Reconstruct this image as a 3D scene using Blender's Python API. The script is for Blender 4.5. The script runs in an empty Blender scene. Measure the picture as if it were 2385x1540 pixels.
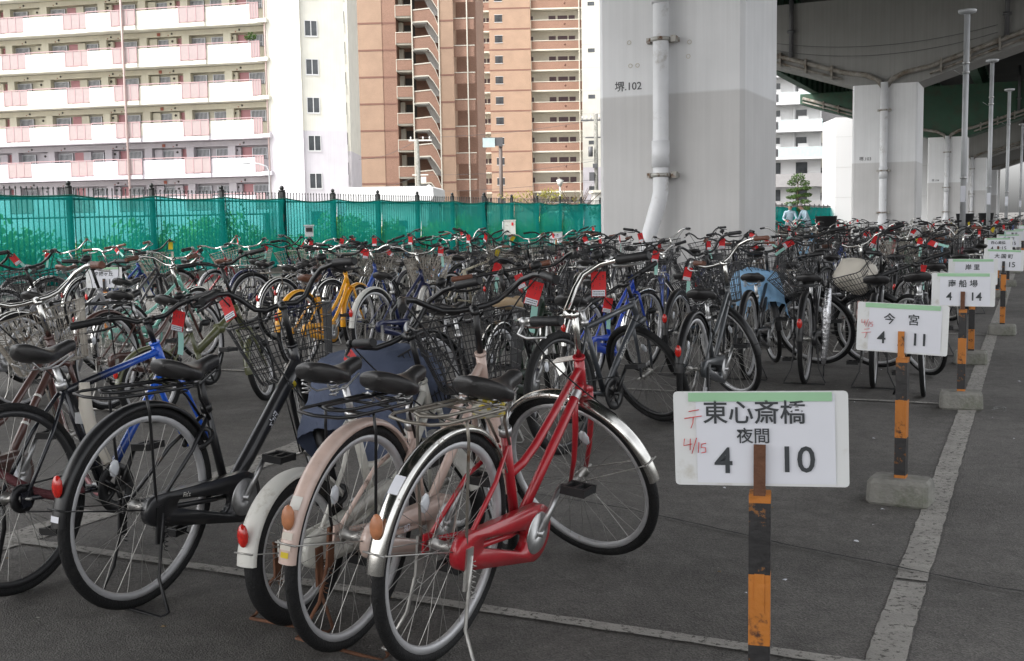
import bpy, bmesh, math, random
from mathutils import Vector, Matrix, noise
R_ = math.radians
sc = bpy.context.scene
COL = sc.collection
# ------------------------------------------------------------------ camera
YAW, PITCH, ROLL, CAMH, FPX = 0.4374047, 0.0991428, 0.0164583, 1.2647, 2600.0
cd = bpy.data.cameras.new('camera'); cam = bpy.data.objects.new('camera', cd); COL.objects.link(cam)
cd.sensor_width = 36.0; cd.lens = FPX/2385*36.0; cd.clip_end = 2000; cd.clip_start = 0.05
_fw = Vector((-math.sin(YAW)*math.cos(PITCH), math.cos(YAW)*math.cos(PITCH), -math.sin(PITCH)))
_rt = Vector((math.cos(YAW), math.sin(YAW), 0)); _up = _rt.cross(_fw)
_r = _rt*math.cos(ROLL)-_up*math.sin(ROLL); _u = _up*math.cos(ROLL)+_rt*math.sin(ROLL)
M_ = Matrix((_r, _u, -_fw)).transposed().to_4x4(); M_.translation = Vector((0, 0, CAMH))
cam.matrix_world = M_
sc.camera = cam
# ------------------------------------------------------------------ light: bright overcast, viaduct shading the right side
SUN_EL, SUN_AZ = R_(48), R_(215)      # azimuth measured clockwise from +Y
w = bpy.data.worlds.new('World'); sc.world = w; w.use_nodes = True
nt = w.node_tree; bg = nt.nodes['Background']
sky = nt.nodes.new('ShaderNodeTexSky'); sky.sky_type = 'NISHITA'; sky.sun_disc = False
sky.sun_elevation = SUN_EL; sky.sun_rotation = SUN_AZ; sky.dust_density = 4.0; sky.air_density = 1.0; sky.ozone_density = 1.0
hs = nt.nodes.new('ShaderNodeHueSaturation'); hs.inputs['Saturation'].default_value = 0.12
nt.links.new(sky.outputs[0], hs.inputs['Color']); nt.links.new(hs.outputs[0], bg.inputs[0]); bg.inputs[1].default_value = 0.15
sd = bpy.data.lights.new('sun', 'SUN'); sd.energy = 0.8; sd.angle = R_(14); sd.color = (1, .965, .92)
sun = bpy.data.objects.new('sun', sd); COL.objects.link(sun)
_d = Vector((math.sin(SUN_AZ)*math.cos(SUN_EL), math.cos(SUN_AZ)*math.cos(SUN_EL), math.sin(SUN_EL)))
sun.rotation_euler = _d.to_track_quat('Z', 'Y').to_euler()
vs = sc.view_settings; vs.view_transform = 'Standard'; vs.look = 'None'; vs.exposure = 1.62; vs.gamma = 1.0
sc.cycles.max_bounces = 8; sc.cycles.transparent_max_bounces = 16; sc.cycles.diffuse_bounces = 4; sc.cycles.glossy_bounces = 3
sc.cycles.use_denoising = True; sc.cycles.use_adaptive_sampling = True; sc.cycles.sample_clamp_indirect = 6.0
# ------------------------------------------------------------------ helpers
class MB:
    """collects shapes into one mesh"""
    def __init__(s): s.v = []; s.f = []; s.m = []; s.sm = []
    def add(s, vs, fs, mi=0, sm=False):
        o = len(s.v); s.v += [tuple(p) for p in vs]
        for q in fs: s.f.append([i+o for i in q]); s.m.append(mi); s.sm.append(sm)
    def box(s, x0, x1, y0, y1, z0, z1, mi=0):
        s.add([(x, y, z) for z in (z0, z1) for y in (y0, y1) for x in (x0, x1)],
              [(0, 2, 3, 1), (4, 5, 7, 6), (0, 1, 5, 4), (2, 6, 7, 3), (0, 4, 6, 2), (1, 3, 7, 5)], mi)
    def tube(s, pts, r, n=8, mi=0, closed=False, caps=True, sy=1.0):
        P = [Vector(p) for p in pts]; k = len(P)
        rr = r if isinstance(r, (list, tuple)) else [r]*k
        T = []
        for i in range(k):
            a = P[(i-1) % k] if (closed or i) else P[i]; b = P[(i+1) % k] if (closed or i < k-1) else P[i]
            t = (b-a); T.append(t.normalized() if t.length > 1e-9 else Vector((1, 0, 0)))
        ref = Vector((0, 0, 1)) if abs(T[0].z) < .9 else Vector((0, 1, 0))
        N = T[0].cross(ref).normalized(); vs = []
        for i in range(k):
            N = (N-T[i]*N.dot(T[i])); N = N.normalized() if N.length > 1e-6 else T[i].orthogonal().normalized()
            B = T[i].cross(N)
            for j in range(n):
                a = 2*math.pi*(j+.5)/n; vs.append(P[i]+N*math.cos(a)*rr[i]+B*math.sin(a)*rr[i]*sy)
        fs = []
        for i in range(k if closed else k-1):
            for j in range(n):
                a = i*n+j; b = i*n+(j+1) % n; c = ((i+1) % k)*n+(j+1) % n; d = ((i+1) % k)*n+j
                fs.append((a, d, c, b))
        s.add(vs, fs, mi, True)
        if caps and not closed:
            o = len(s.v)-k*n
            s.f.append([o+j for j in range(n)]); s.m.append(mi); s.sm.append(False)
            s.f.append([o+(k-1)*n+j for j in reversed(range(n))]); s.m.append(mi); s.sm.append(False)
    def rev(s, c, axis, prof, n=32, mi=0, a0=0, a1=2*math.pi, sm=True, closed_prof=True):
        """revolve (radius, offset-along-axis) profile about axis 'y' or 'z' through c"""
        full = abs(a1-a0-2*math.pi) < 1e-6; k = len(prof); m = n if full else n+1; vs = []
        for i in range(m):
            a = a0+(a1-a0)*i/n
            for (r, h) in prof:
                vs.append((c[0]+r*math.cos(a), c[1]+h, c[2]+r*math.sin(a)) if axis == 'y' else (c[0]+r*math.cos(a), c[1]+r*math.sin(a), c[2]+h))
        fs = []
        for i in range(n):
            for j in range(k if closed_prof else k-1):
                a = i*k+j; b = i*k+(j+1) % k; i2 = (i+1) % m
                fs.append((a, b, i2*k+(j+1) % k, i2*k+j))
        s.add(vs, fs, mi, sm)
    def prism(s, poly, h0, h1, axis='z', mi=0):
        """extrude a 2-D polygon: axis z -> (x,y), axis y -> (x,z), axis x -> (y,z)"""
        def P(p, h): return (p[0], p[1], h) if axis == 'z' else ((p[0], h, p[1]) if axis == 'y' else (h, p[0], p[1]))
        n = len(poly)
        s.add([P(p, h0) for p in poly]+[P(p, h1) for p in poly],
              [tuple(range(n))[::-1], tuple(range(n, 2*n))]+[(i, (i+1) % n, n+(i+1) % n, n+i) for i in range(n)], mi)
    def grid(s, fn, nu, nv, mi=0, sm=True):
        s.add([fn(i/nu, j/nv) for j in range(nv+1) for i in range(nu+1)],
              [(j*(nu+1)+i, j*(nu+1)+i+1, (j+1)*(nu+1)+i+1, (j+1)*(nu+1)+i) for j in range(nv) for i in range(nu)], mi, sm)
    def ball(s, c, rx, ry, rz, mi=0, n=10):
        self = s
        self.grid(lambda u, v: (c[0]+rx*math.cos(2*math.pi*u)*math.sin(math.pi*v), c[1]+ry*math.sin(2*math.pi*u)*math.sin(math.pi*v), c[2]-rz*math.cos(math.pi*v)), n, max(4, n//2), mi)
    def join(s, o, mi=None):
        k = len(s.v); s.v += o.v; s.f += [[i+k for i in q] for q in o.f]; s.m += o.m if mi is None else [mi]*len(o.f); s.sm += o.sm
    def mesh(s, name, mats):
        me = bpy.data.meshes.new(name); me.from_pydata(s.v, [], s.f)
        for m in (mats if isinstance(mats, (list, tuple)) else [mats]): me.materials.append(m)
        me.polygons.foreach_set('material_index', s.m); me.polygons.foreach_set('use_smooth', s.sm)
        me.update(); return me
def put(name, me, parent=None, color=None):
    o = bpy.data.objects.new(name, me); COL.objects.link(o)
    if parent: o.parent = parent
    if color: o.color = (*color, 1)
    return o
def tag(o, label=None, cat=None, group=None, kind=None):
    if label: o['label'] = label
    if cat: o['category'] = cat
    if group: o['group'] = group
    if kind: o['kind'] = kind
    return o
def empty(name, loc=(0, 0, 0), rz=0, **kw):
    o = bpy.data.objects.new(name, None); COL.objects.link(o); o.empty_display_size = .1
    o.location = loc; o.rotation_euler = (0, 0, rz); tag(o, **kw); return o
def LD(lat, dep):
    """metres right of / ahead of the viewpoint -> world x, y"""
    return (-math.sin(YAW)*dep+math.cos(YAW)*lat, math.cos(YAW)*dep+math.sin(YAW)*lat)
def text_mb(txt, size, align='CENTER', bold=.012):
    cu = bpy.data.curves.new('t', 'FONT'); cu.body = txt; cu.size = size; cu.align_x = align; cu.align_y = 'CENTER'; cu.resolution_u = 3; cu.offset = size*bold
    ob = bpy.data.objects.new('t', cu); COL.objects.link(ob)
    dg = bpy.context.evaluated_depsgraph_get(); me = bpy.data.meshes.new_from_object(ob.evaluated_get(dg))
    b = MB(); b.v = [tuple(v.co) for v in me.vertices]; b.f = [list(p.vertices) for p in me.polygons]
    b.m = [0]*len(b.f); b.sm = [False]*len(b.f)
    bpy.data.objects.remove(ob); bpy.data.curves.remove(cu); bpy.data.meshes.remove(me); return b
def text_at(b, txt, size, fn, mi=0):
    t = text_mb(txt, size); t.v = [tuple(fn(x, y)) for x, y, z in t.v]; b.join(t, mi)
# ------------------------------------------------------------------ materials
def mat(name, col, rough=.5, metal=0., bump=0., bscale=60., var=0., vscale=4., dirt=None, dscale=3., dlo=.5, dhi=.7, obj_color=False, coat=0., spec=.5, trans=0.):
    m = bpy.data.materials.new(name); m.use_nodes = True; t = m.node_tree; p = t.nodes['Principled BSDF']; N = t.nodes.new; L = t.links.new
    p.inputs['Roughness'].default_value = rough; p.inputs['Metallic'].default_value = metal; p.inputs['Coat Weight'].default_value = coat
    p.inputs['Specular IOR Level'].default_value = spec
    tc = N('ShaderNodeTexCoord'); co = tc.outputs['Object']
    if obj_color:
        oi = N('ShaderNodeObjectInfo'); c = oi.outputs['Color']
    else:
        rgb = N('ShaderNodeRGB'); rgb.outputs[0].default_value = (*col, 1); c = rgb.outputs[0]
    if var:
        n = N('ShaderNodeTexNoise'); n.inputs['Scale'].default_value = vscale; n.inputs['Detail'].default_value = 6; L(co, n.inputs['Vector'])
        mr = N('ShaderNodeMapRange'); mr.inputs[1].default_value = .3; mr.inputs[2].default_value = .7; mr.inputs[3].default_value = 1-var; mr.inputs[4].default_value = 1+var; L(n.outputs['Fac'], mr.inputs[0])
        mx = N('ShaderNodeMix'); mx.data_type = 'RGBA'; mx.blend_type = 'MULTIPLY'; mx.inputs[0].default_value = 1; L(c, mx.inputs[6]); L(mr.outputs[0], mx.inputs[7]); c = mx.outputs[2]
    if dirt:
        n = N('ShaderNodeTexNoise'); n.inputs['Scale'].default_value = dscale; n.inputs['Detail'].default_value = 9; n.inputs['Roughness'].default_value = .65; L(co, n.inputs['Vector'])
        mr = N('ShaderNodeMapRange'); mr.inputs[1].default_value = dlo; mr.inputs[2].default_value = dhi; L(n.outputs['Fac'], mr.inputs[0])
        mx = N('ShaderNodeMix'); mx.data_type = 'RGBA'; L(mr.outputs[0], mx.inputs[0]); L(c, mx.inputs[6]); mx.inputs[7].default_value = (*dirt, 1); c = mx.outputs[2]
        ra = N('ShaderNodeMapRange'); ra.inputs[3].default_value = rough; ra.inputs[4].default_value = max(rough, .8); L(mr.outputs[0], ra.inputs[0]); L(ra.outputs[0], p.inputs['Roughness'])
    L(c, p.inputs['Base Color'])
    if bump:
        n = N('ShaderNodeTexNoise'); n.inputs['Scale'].default_value = bscale; n.inputs['Detail'].default_value = 5; L(co, n.inputs['Vector'])
        b = N('ShaderNodeBump'); b.inputs['Strength'].default_value = bump; b.inputs['Distance'].default_value = .01; L(n.outputs['Fac'], b.inputs['Height']); L(b.outputs[0], p.inputs['Normal'])
    if trans:
        tb = N('ShaderNodeBsdfTranslucent'); L(c, tb.inputs[0]); ms = N('ShaderNodeMixShader'); ms.inputs[0].default_value = trans
        L(p.outputs[0], ms.inputs[1]); L(tb.outputs[0], ms.inputs[2]); L(ms.outputs[0], t.nodes['Material Output'].inputs[0])
    return m
MT = {}
def M(k): return MT[k]
MT.update(
 paint=mat('bike_paint', (.5, .5, .5), .34, obj_color=True, coat=.4, var=.08, vscale=30, dirt=(.09, .06, .045), dscale=18, dlo=.62, dhi=.74),
 fade=mat('blue_to_black_paint', (.02, .1, .5), .25, coat=.5),
 chrome=mat('chrome', (.62, .61, .58), .2, 1., var=.2, vscale=18, dirt=(.2, .12, .07), dscale=22, dlo=.62, dhi=.72),
 alu=mat('aluminium', (.5, .5, .5), .38, .9, var=.12, vscale=40),
 spoke=mat('spoke_steel', (.42, .41, .39), .4, .8, var=.25, vscale=20),
 rimw=mat('pale_alloy_rim', (.48, .48, .49), .42, .35, var=.1, vscale=14, dirt=(.2, .15, .1), dscale=10, dlo=.6, dhi=.75),
 rimpink=mat('dusty_pink_rim', (.24, .09, .1), .5, var=.2),
 rimblk=mat('black_rim', (.03, .03, .032), .4),
 rubber=mat('tyre_rubber', (.012, .012, .0125), .7, bump=.5, bscale=130, var=.2, vscale=9, dirt=(.05, .045, .04), dscale=6, dlo=.55, dhi=.85, spec=.25),
 rubberw=mat('white_tyre', (.42, .41, .38), .7, var=.15),
 blk=mat('black_metal', (.011, .011, .012), .36, var=.2, vscale=20, dirt=(.06, .05, .045), dscale=12, dlo=.6, dhi=.8),
 plast=mat('black_plastic', (.014, .014, .015), .5, bump=.15, bscale=200, var=.15, spec=.35),
 vinyl=mat('saddle_vinyl', (.021, .02, .0205), .38, bump=.12, bscale=240, var=.12, vscale=6, dirt=(.045, .042, .04), dscale=5, dlo=.5, dhi=.9, spec=.4),
 vinyltan=mat('tan_vinyl', (.34, .25, .155), .45, var=.1), vinylbrn=mat('brown_vinyl', (.1, .045, .03), .45, var=.15),
 gripbrn=mat('brown_leatherette', (.12, .045, .026), .55, bump=.4, bscale=120, var=.2),
 white=mat('off_white_plastic', (.6, .59, .55), .45, var=.08, dirt=(.3, .26, .2), dscale=9, dlo=.58, dhi=.72),
 wirebk=mat('black_wire', (.018, .018, .02), .45), wireag=mat('dull_wire', (.24, .22, .19), .4, .6, var=.25, dirt=(.14, .08, .045), dscale=15, dlo=.55, dhi=.7),
 wiregn=mat('dark_green_wire', (.03, .045, .035), .45),
 refred=mat('red_reflector', (.5, .018, .012), .2, coat=.6, var=.25, vscale=90), refor=mat('faded_orange_reflector', (.42, .17, .08), .4, var=.15, vscale=60),
 refam=mat('amber_reflector', (.55, .17, .01), .25, coat=.4), refcl=mat('clear_reflector', (.55, .57, .6), .15, coat=1),
 rust=mat('rusty_steel', (.13, .055, .028), .8, bump=.4, bscale=70, var=.4, vscale=12),
 redcard=mat('red_card', (.62, .022, .026), .6, var=.06, trans=.15), mint=mat('mint_strip', (.33, .6, .53), .6, var=.04, trans=.2), yelcard=mat('yellow_card', (.62, .47, .02), .6, trans=.15),
 paper=mat('white_paper', (.66, .67, .72), .6, var=.02, vscale=9), ink=mat('printed_ink', (.035, .04, .045), .6), inkred=mat('red_marker', (.6, .03, .03), .6),
 board=mat('white_board', (.65, .66, .66), .45, var=.03, dirt=(.42, .39, .33), dscale=9, dlo=.6, dhi=.8),
 tape=mat('green_tape', (.30, .52, .32), .45, var=.05), 
 conc=mat('cast_concrete', (.22, .215, .195), .9, bump=.8, bscale=60, var=.25, vscale=9, dirt=(.1, .11, .075), dscale=6, dlo=.5, dhi=.72),
 sorange=mat('orange_post_paint', (.46, .16, .022), .5, bump=.2, bscale=60, var=.12, dirt=(.06, .025, .015), dscale=17, dlo=.55, dhi=.63),
 sblack=mat('black_post_paint', (.02, .019, .02), .45, bump=.2, bscale=50, var=.3, vscale=14, dirt=(.2, .085, .025), dscale=26, dlo=.6, dhi=.64),
 cloth=mat('blue_bag_cloth', (.085, .105, .165), .85, bump=.4, bscale=300, var=.1, vscale=6),
 skyblue=mat('pale_blue_cloth', (.30, .53, .78), .7, var=.06, vscale=6, trans=.25), cream=mat('cream_bag_cloth', (.6, .56, .49), .7, var=.08, trans=.1),
 foil=mat('silver_foil', (.7, .7, .72), .25, .9, bump=.8, bscale=40), patt=mat('yellow_spotted_cloth', (.6, .58, .5), .7, dirt=(.65, .5, .04), dscale=28, dlo=.5, dhi=.55),
 galv=mat('galvanised_steel', (.42, .43, .44), .5, .3, var=.12, vscale=3), dkgrey=mat('dark_grey_metal', (.09, .09, .095), .5),
 skin=mat('skin', (.5, .3, .22), .6), shirt=mat('pale_blue_shirt', (.38, .5, .58), .8, var=.1), trous=mat('grey_trousers', (.2, .22, .25), .85), capg=mat('green_grey_cap', (.26, .36, .31), .8), capb=mat('grey_cap', (.3, .28, .29), .8), hair=mat('dark_hair', (.04, .035, .03), .7), shoe=mat('black_shoe', (.03, .03, .03), .6),
)
def fade_mat():
    m = MT['fade']; t = m.node_tree; p = t.nodes['Principled BSDF']; tc = t.nodes.new('ShaderNodeTexCoord'); sx = t.nodes.new('ShaderNodeSeparateXYZ')
    t.links.new(tc.outputs['Object'], sx.inputs[0]); cr = t.nodes.new('ShaderNodeValToRGB'); mr = t.nodes.new('ShaderNodeMapRange')
    mr.inputs[1].default_value = .45; mr.inputs[2].default_value = .72; t.links.new(sx.outputs[0], mr.inputs[0])
    cr.color_ramp.elements[0].color = (.012, .013, .018, 1); cr.color_ramp.elements[1].color = (.014, .1, .55, 1)
    t.links.new(mr.outputs[0], cr.inputs[0]); t.links.new(cr.outputs[0], p.inputs['Base Color'])
fade_mat()
# ------------------------------------------------------------------ ground
def ground_mat():
    m = bpy.data.materials.new('asphalt'); m.use_nodes = True; t = m.node_tree; p = t.nodes['Principled BSDF']; N = t.nodes.new; L = t.links.new
    tc = N('ShaderNodeTexCoord'); co = tc.outputs['Object']
    def noi(s, d, r=.6):
        n = N('ShaderNodeTexNoise'); n.inputs['Scale'].default_value = s; n.inputs['Detail'].default_value = d; n.inputs['Roughness'].default_value = r; L(co, n.inputs['Vector']); return n.outputs['Fac']
    def rng(x, a, b, c, d):
        q = N('ShaderNodeMapRange'); L(x, q.inputs[0])
        for i, vv in enumerate((a, b, c, d)): q.inputs[i+1].default_value = vv
        return q.outputs[0]
    def mul(a, b, mode='MULTIPLY', f=1.0):
        x = N('ShaderNodeMix'); x.data_type = 'RGBA'; x.blend_type = mode
        if isinstance(f, float): x.inputs[0].default_value = f
        else: L(f, x.inputs[0])
        for s, i in ((a, 6), (b, 7)):
            if isinstance(s, tuple): x.inputs[i].default_value = s
            else: L(s, x.inputs[i])
        return x.outputs[2]
    v = N('ShaderNodeTexVoronoi'); v.inputs['Scale'].default_value = 170; L(co, v.inputs['Vector'])
    c = mul((.118, .112, .105, 1), rng(v.outputs['Color'], 0, 1, .62, 1.42))
    c = mul(c, rng(noi(.55, 7), .3, .7, .66, 1.32)); c = mul(c, rng(noi(11, 6), .3, .7, .82, 1.18))
    st = rng(noi(1.7, 8, .7), .6, .7, 0, 1); c = mul(c, (.055, .053, .05, 1), 'MIX', st if False else rng(noi(1.7, 8, .7), .6, .74, 0, .55))
    sp = N('ShaderNodeTexVoronoi'); sp.inputs['Scale'].default_value = 26; L(co, sp.inputs['Vector'])
    sm = N('ShaderNodeSeparateColor'); L(sp.outputs['Color'], sm.inputs[0])
    near = rng(sp.outputs['Distance'], .07, .11, 1, 0); few = rng(sm.outputs[0], .93, .94, 0, .7)
    mm = N('ShaderNodeMath'); mm.operation = 'MULTIPLY'; L(near, mm.inputs[0]); L(few, mm.inputs[1])
    c = mul(c, (.3, .29, .27, 1), 'MIX', mm.outputs[0]); c = mul(c, (.03, .028, .027, 1), 'MIX', rng(noi(.9, 4, .5), .62, .72, 0, .5))
    L(c, p.inputs['Base Color']); L(rng(noi(3, 5), .3, .7, .68, .9), p.inputs['Roughness']); p.inputs['Specular IOR Level'].default_value = .35
    b = N('ShaderNodeBump'); b.inputs['Strength'].default_value = .55; b.inputs['Distance'].default_value = .006; L(v.outputs['Distance'], b.inputs['Height']); L(b.outputs[0], p.inputs['Normal'])
    return m
MT['asphalt'] = ground_mat()
def worn_mat(name, col, lo, hi, sc_=14):
    m = mat(name, col, .8, bump=.5, bscale=150, var=.16, vscale=9); t = m.node_tree; N = t.nodes.new; L = t.links.new
    tc = N('ShaderNodeTexCoord'); n = N('ShaderNodeTexNoise'); n.inputs['Scale'].default_value = sc_; n.inputs['Detail'].default_value = 10; n.inputs['Roughness'].default_value = .75; L(tc.outputs['Object'], n.inputs['Vector'])
    mr = N('ShaderNodeMapRange'); mr.inputs[1].default_value = lo; mr.inputs[2].default_value = hi; L(n.outputs['Fac'], mr.inputs[0]); L(mr.outputs[0], t.nodes['Principled BSDF'].inputs['Alpha']); return m
MT['line'] = worn_mat('worn_white_paint', (.30, .287, .265), .34, .47, 40)
MT['faint'] = worn_mat('faded_white_paint', (.27, .27, .26), .43, .58, 10)
MT['joint'] = mat('dark_joint', (.016, .016, .016), .9)
rnd = random.Random(7)
b = MB(); b.grid(lambda u, v: (-600+1200*u, -300+1500*v, 0), 12, 12, sm=False)
tag(put('ground', b.mesh('ground', M('asphalt'))), kind='structure')
def stripe(b, x0, y0, x1, y1, w_, z=.004, seg=.05, jit=.0035):
    L_ = math.hypot(x1-x0, y1-y0); n = max(2, min(160, int(L_/seg))); dx, dy = (x1-x0)/L_, (y1-y0)/L_
    ra = [(rnd.uniform(-jit, jit), rnd.uniform(-jit, jit)) for _ in range(n+1)]
    def f(u, v):
        i = round(u*n); o = (-w_/2+ra[i][0]) if v < .5 else (w_/2+ra[i][1]); return (x0+dx*L_*u-dy*o, y0+dy*L_*u+dx*o, z)
    b.grid(f, n, 1, sm=False)
def lines(name, segs, m='line', z=.004):
    b = MB()
    for s in segs: stripe(b, *s, z=z)
    return tag(put(name, b.mesh(name, M(m))), kind='structure')
lines('painted_lane_line', [(-.35, 1.2, -.352, 3.95, .105), (-.352, 3.98, -.365, 12, .105), (-.365, 12, -.4, 60, .105)])
for _s in [(-3.72, 3.15, -.34, 3.15, .06), (-3.7, 7.72, -.34, 7.82, .05), (-3.7, 12.4, -.34, 12.4, .05), (-8.6, 7.6, -3.8, 7.72, .055), (-12, 12.4, -3.8, 12.4, .05)]: lines('painted_bay_line', [_s], z=.008)
lines('painted_aisle_line', [(-3.8, 1.5, -3.72, 3.62, .2), (-3.66, 4.3, -3.76, 5.3, .2), (-3.76, 6.2, -3.8, 13, .12)], 'line')
b = MB()
pts = [(-2.2, 4.62), (-1.6, 4.5), (-1.2, 4.36), (-.8, 4.2), (-.45, 4.1), (-.1, 3.98), (.4, 3.9), (1.5, 3.82)]
for (x0, y0), (x1, y1) in zip(pts, pts[1:]): stripe(b, x0, y0, x1, y1, .010, z=.012, seg=.04, jit=.004)
tag(put('pavement_crack', b.mesh('pavement_crack', M('joint'))), kind='structure')
for txt, x, y, s in (('8', -.17, 7.72, .2), ('9', -.13, 12.6, .22)):
    b = MB(); text_at(b, txt, s, lambda px, py: (x+px, y+py*1.5, .004)); tag(put('painted_number', b.mesh('painted_number', M('faint'))), kind='structure')
# street beyond the fence
b = MB(); b.box(-30, -18.9, -60, 260, .0, .1); tag(put('street', b.mesh('street', mat('street_asphalt', (.1, .1, .1), .9, var=.1))), kind='structure')
b = MB(); b.box(-300, -30.2, -60, 300, .0, .05); tag(put('far_pavement', b.mesh('far_pavement', mat('pale_pavement', (.42, .41, .39), .9, var=.08, vscale=.3))), kind='structure')
# ------------------------------------------------------------------ viaduct
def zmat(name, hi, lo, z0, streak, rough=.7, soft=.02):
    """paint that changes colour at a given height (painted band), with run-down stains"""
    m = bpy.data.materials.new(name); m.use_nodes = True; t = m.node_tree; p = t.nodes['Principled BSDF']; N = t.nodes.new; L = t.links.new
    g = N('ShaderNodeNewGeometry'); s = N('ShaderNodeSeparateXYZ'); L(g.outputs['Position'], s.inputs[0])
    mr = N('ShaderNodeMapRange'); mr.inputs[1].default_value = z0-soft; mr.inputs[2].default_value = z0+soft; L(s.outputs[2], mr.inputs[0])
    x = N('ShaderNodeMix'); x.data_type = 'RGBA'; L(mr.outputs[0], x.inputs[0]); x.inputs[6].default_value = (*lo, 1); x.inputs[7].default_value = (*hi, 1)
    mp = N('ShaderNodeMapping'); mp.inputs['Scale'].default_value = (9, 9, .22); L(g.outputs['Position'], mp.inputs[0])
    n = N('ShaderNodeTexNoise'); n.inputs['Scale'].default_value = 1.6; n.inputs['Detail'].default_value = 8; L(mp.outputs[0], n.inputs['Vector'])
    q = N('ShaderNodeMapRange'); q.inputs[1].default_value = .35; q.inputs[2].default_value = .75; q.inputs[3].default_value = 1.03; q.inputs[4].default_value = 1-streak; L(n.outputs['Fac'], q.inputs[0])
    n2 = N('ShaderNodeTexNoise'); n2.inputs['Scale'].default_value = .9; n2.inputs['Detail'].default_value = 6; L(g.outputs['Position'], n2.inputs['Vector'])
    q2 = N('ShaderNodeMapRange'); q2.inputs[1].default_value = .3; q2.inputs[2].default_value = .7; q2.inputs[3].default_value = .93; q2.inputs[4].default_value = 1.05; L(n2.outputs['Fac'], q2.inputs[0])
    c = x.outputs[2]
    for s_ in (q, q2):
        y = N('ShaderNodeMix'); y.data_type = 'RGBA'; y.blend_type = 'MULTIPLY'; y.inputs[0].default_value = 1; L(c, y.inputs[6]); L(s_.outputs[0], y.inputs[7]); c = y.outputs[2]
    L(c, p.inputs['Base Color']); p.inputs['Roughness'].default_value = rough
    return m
MT['pier'] = zmat('pier_paint', (.74, .742, .75), (.575, .566, .56), 3.22, .05)
MT['cap'] = zmat('pier_cap_paint', (.265, .262, .25), (.265, .262, .25), 0, .12)
MT['pipe'] = mat('pvc_pipe', (.7, .705, .72), .45, var=.05, dirt=(.33, .3, .26), dscale=3, dlo=.55, dhi=.75)
MT['oldpipe'] = mat('stained_pipe', (.25, .235, .21), .6, var=.2, dirt=(.13, .1, .07), dscale=3, dlo=.45, dhi=.65)
MT['green'] = mat('green_girder_paint', (.022, .07, .04), .55, var=.15, vscale=1, dirt=(.05, .06, .04), dscale=1.5, dlo=.5, dhi=.7)
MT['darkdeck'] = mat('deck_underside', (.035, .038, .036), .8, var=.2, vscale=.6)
PX0, PX1 = -6.53, -4.13; PC = (PX0+PX1)/2
def chamfer(x0, x1, y0, y1, c): return [(x0+c, y0), (x1-c, y0), (x1, y0+c), (x1, y1-c), (x1-c, y1), (x0+c, y1), (x0, y1-c), (x0, y0+c)]
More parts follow.
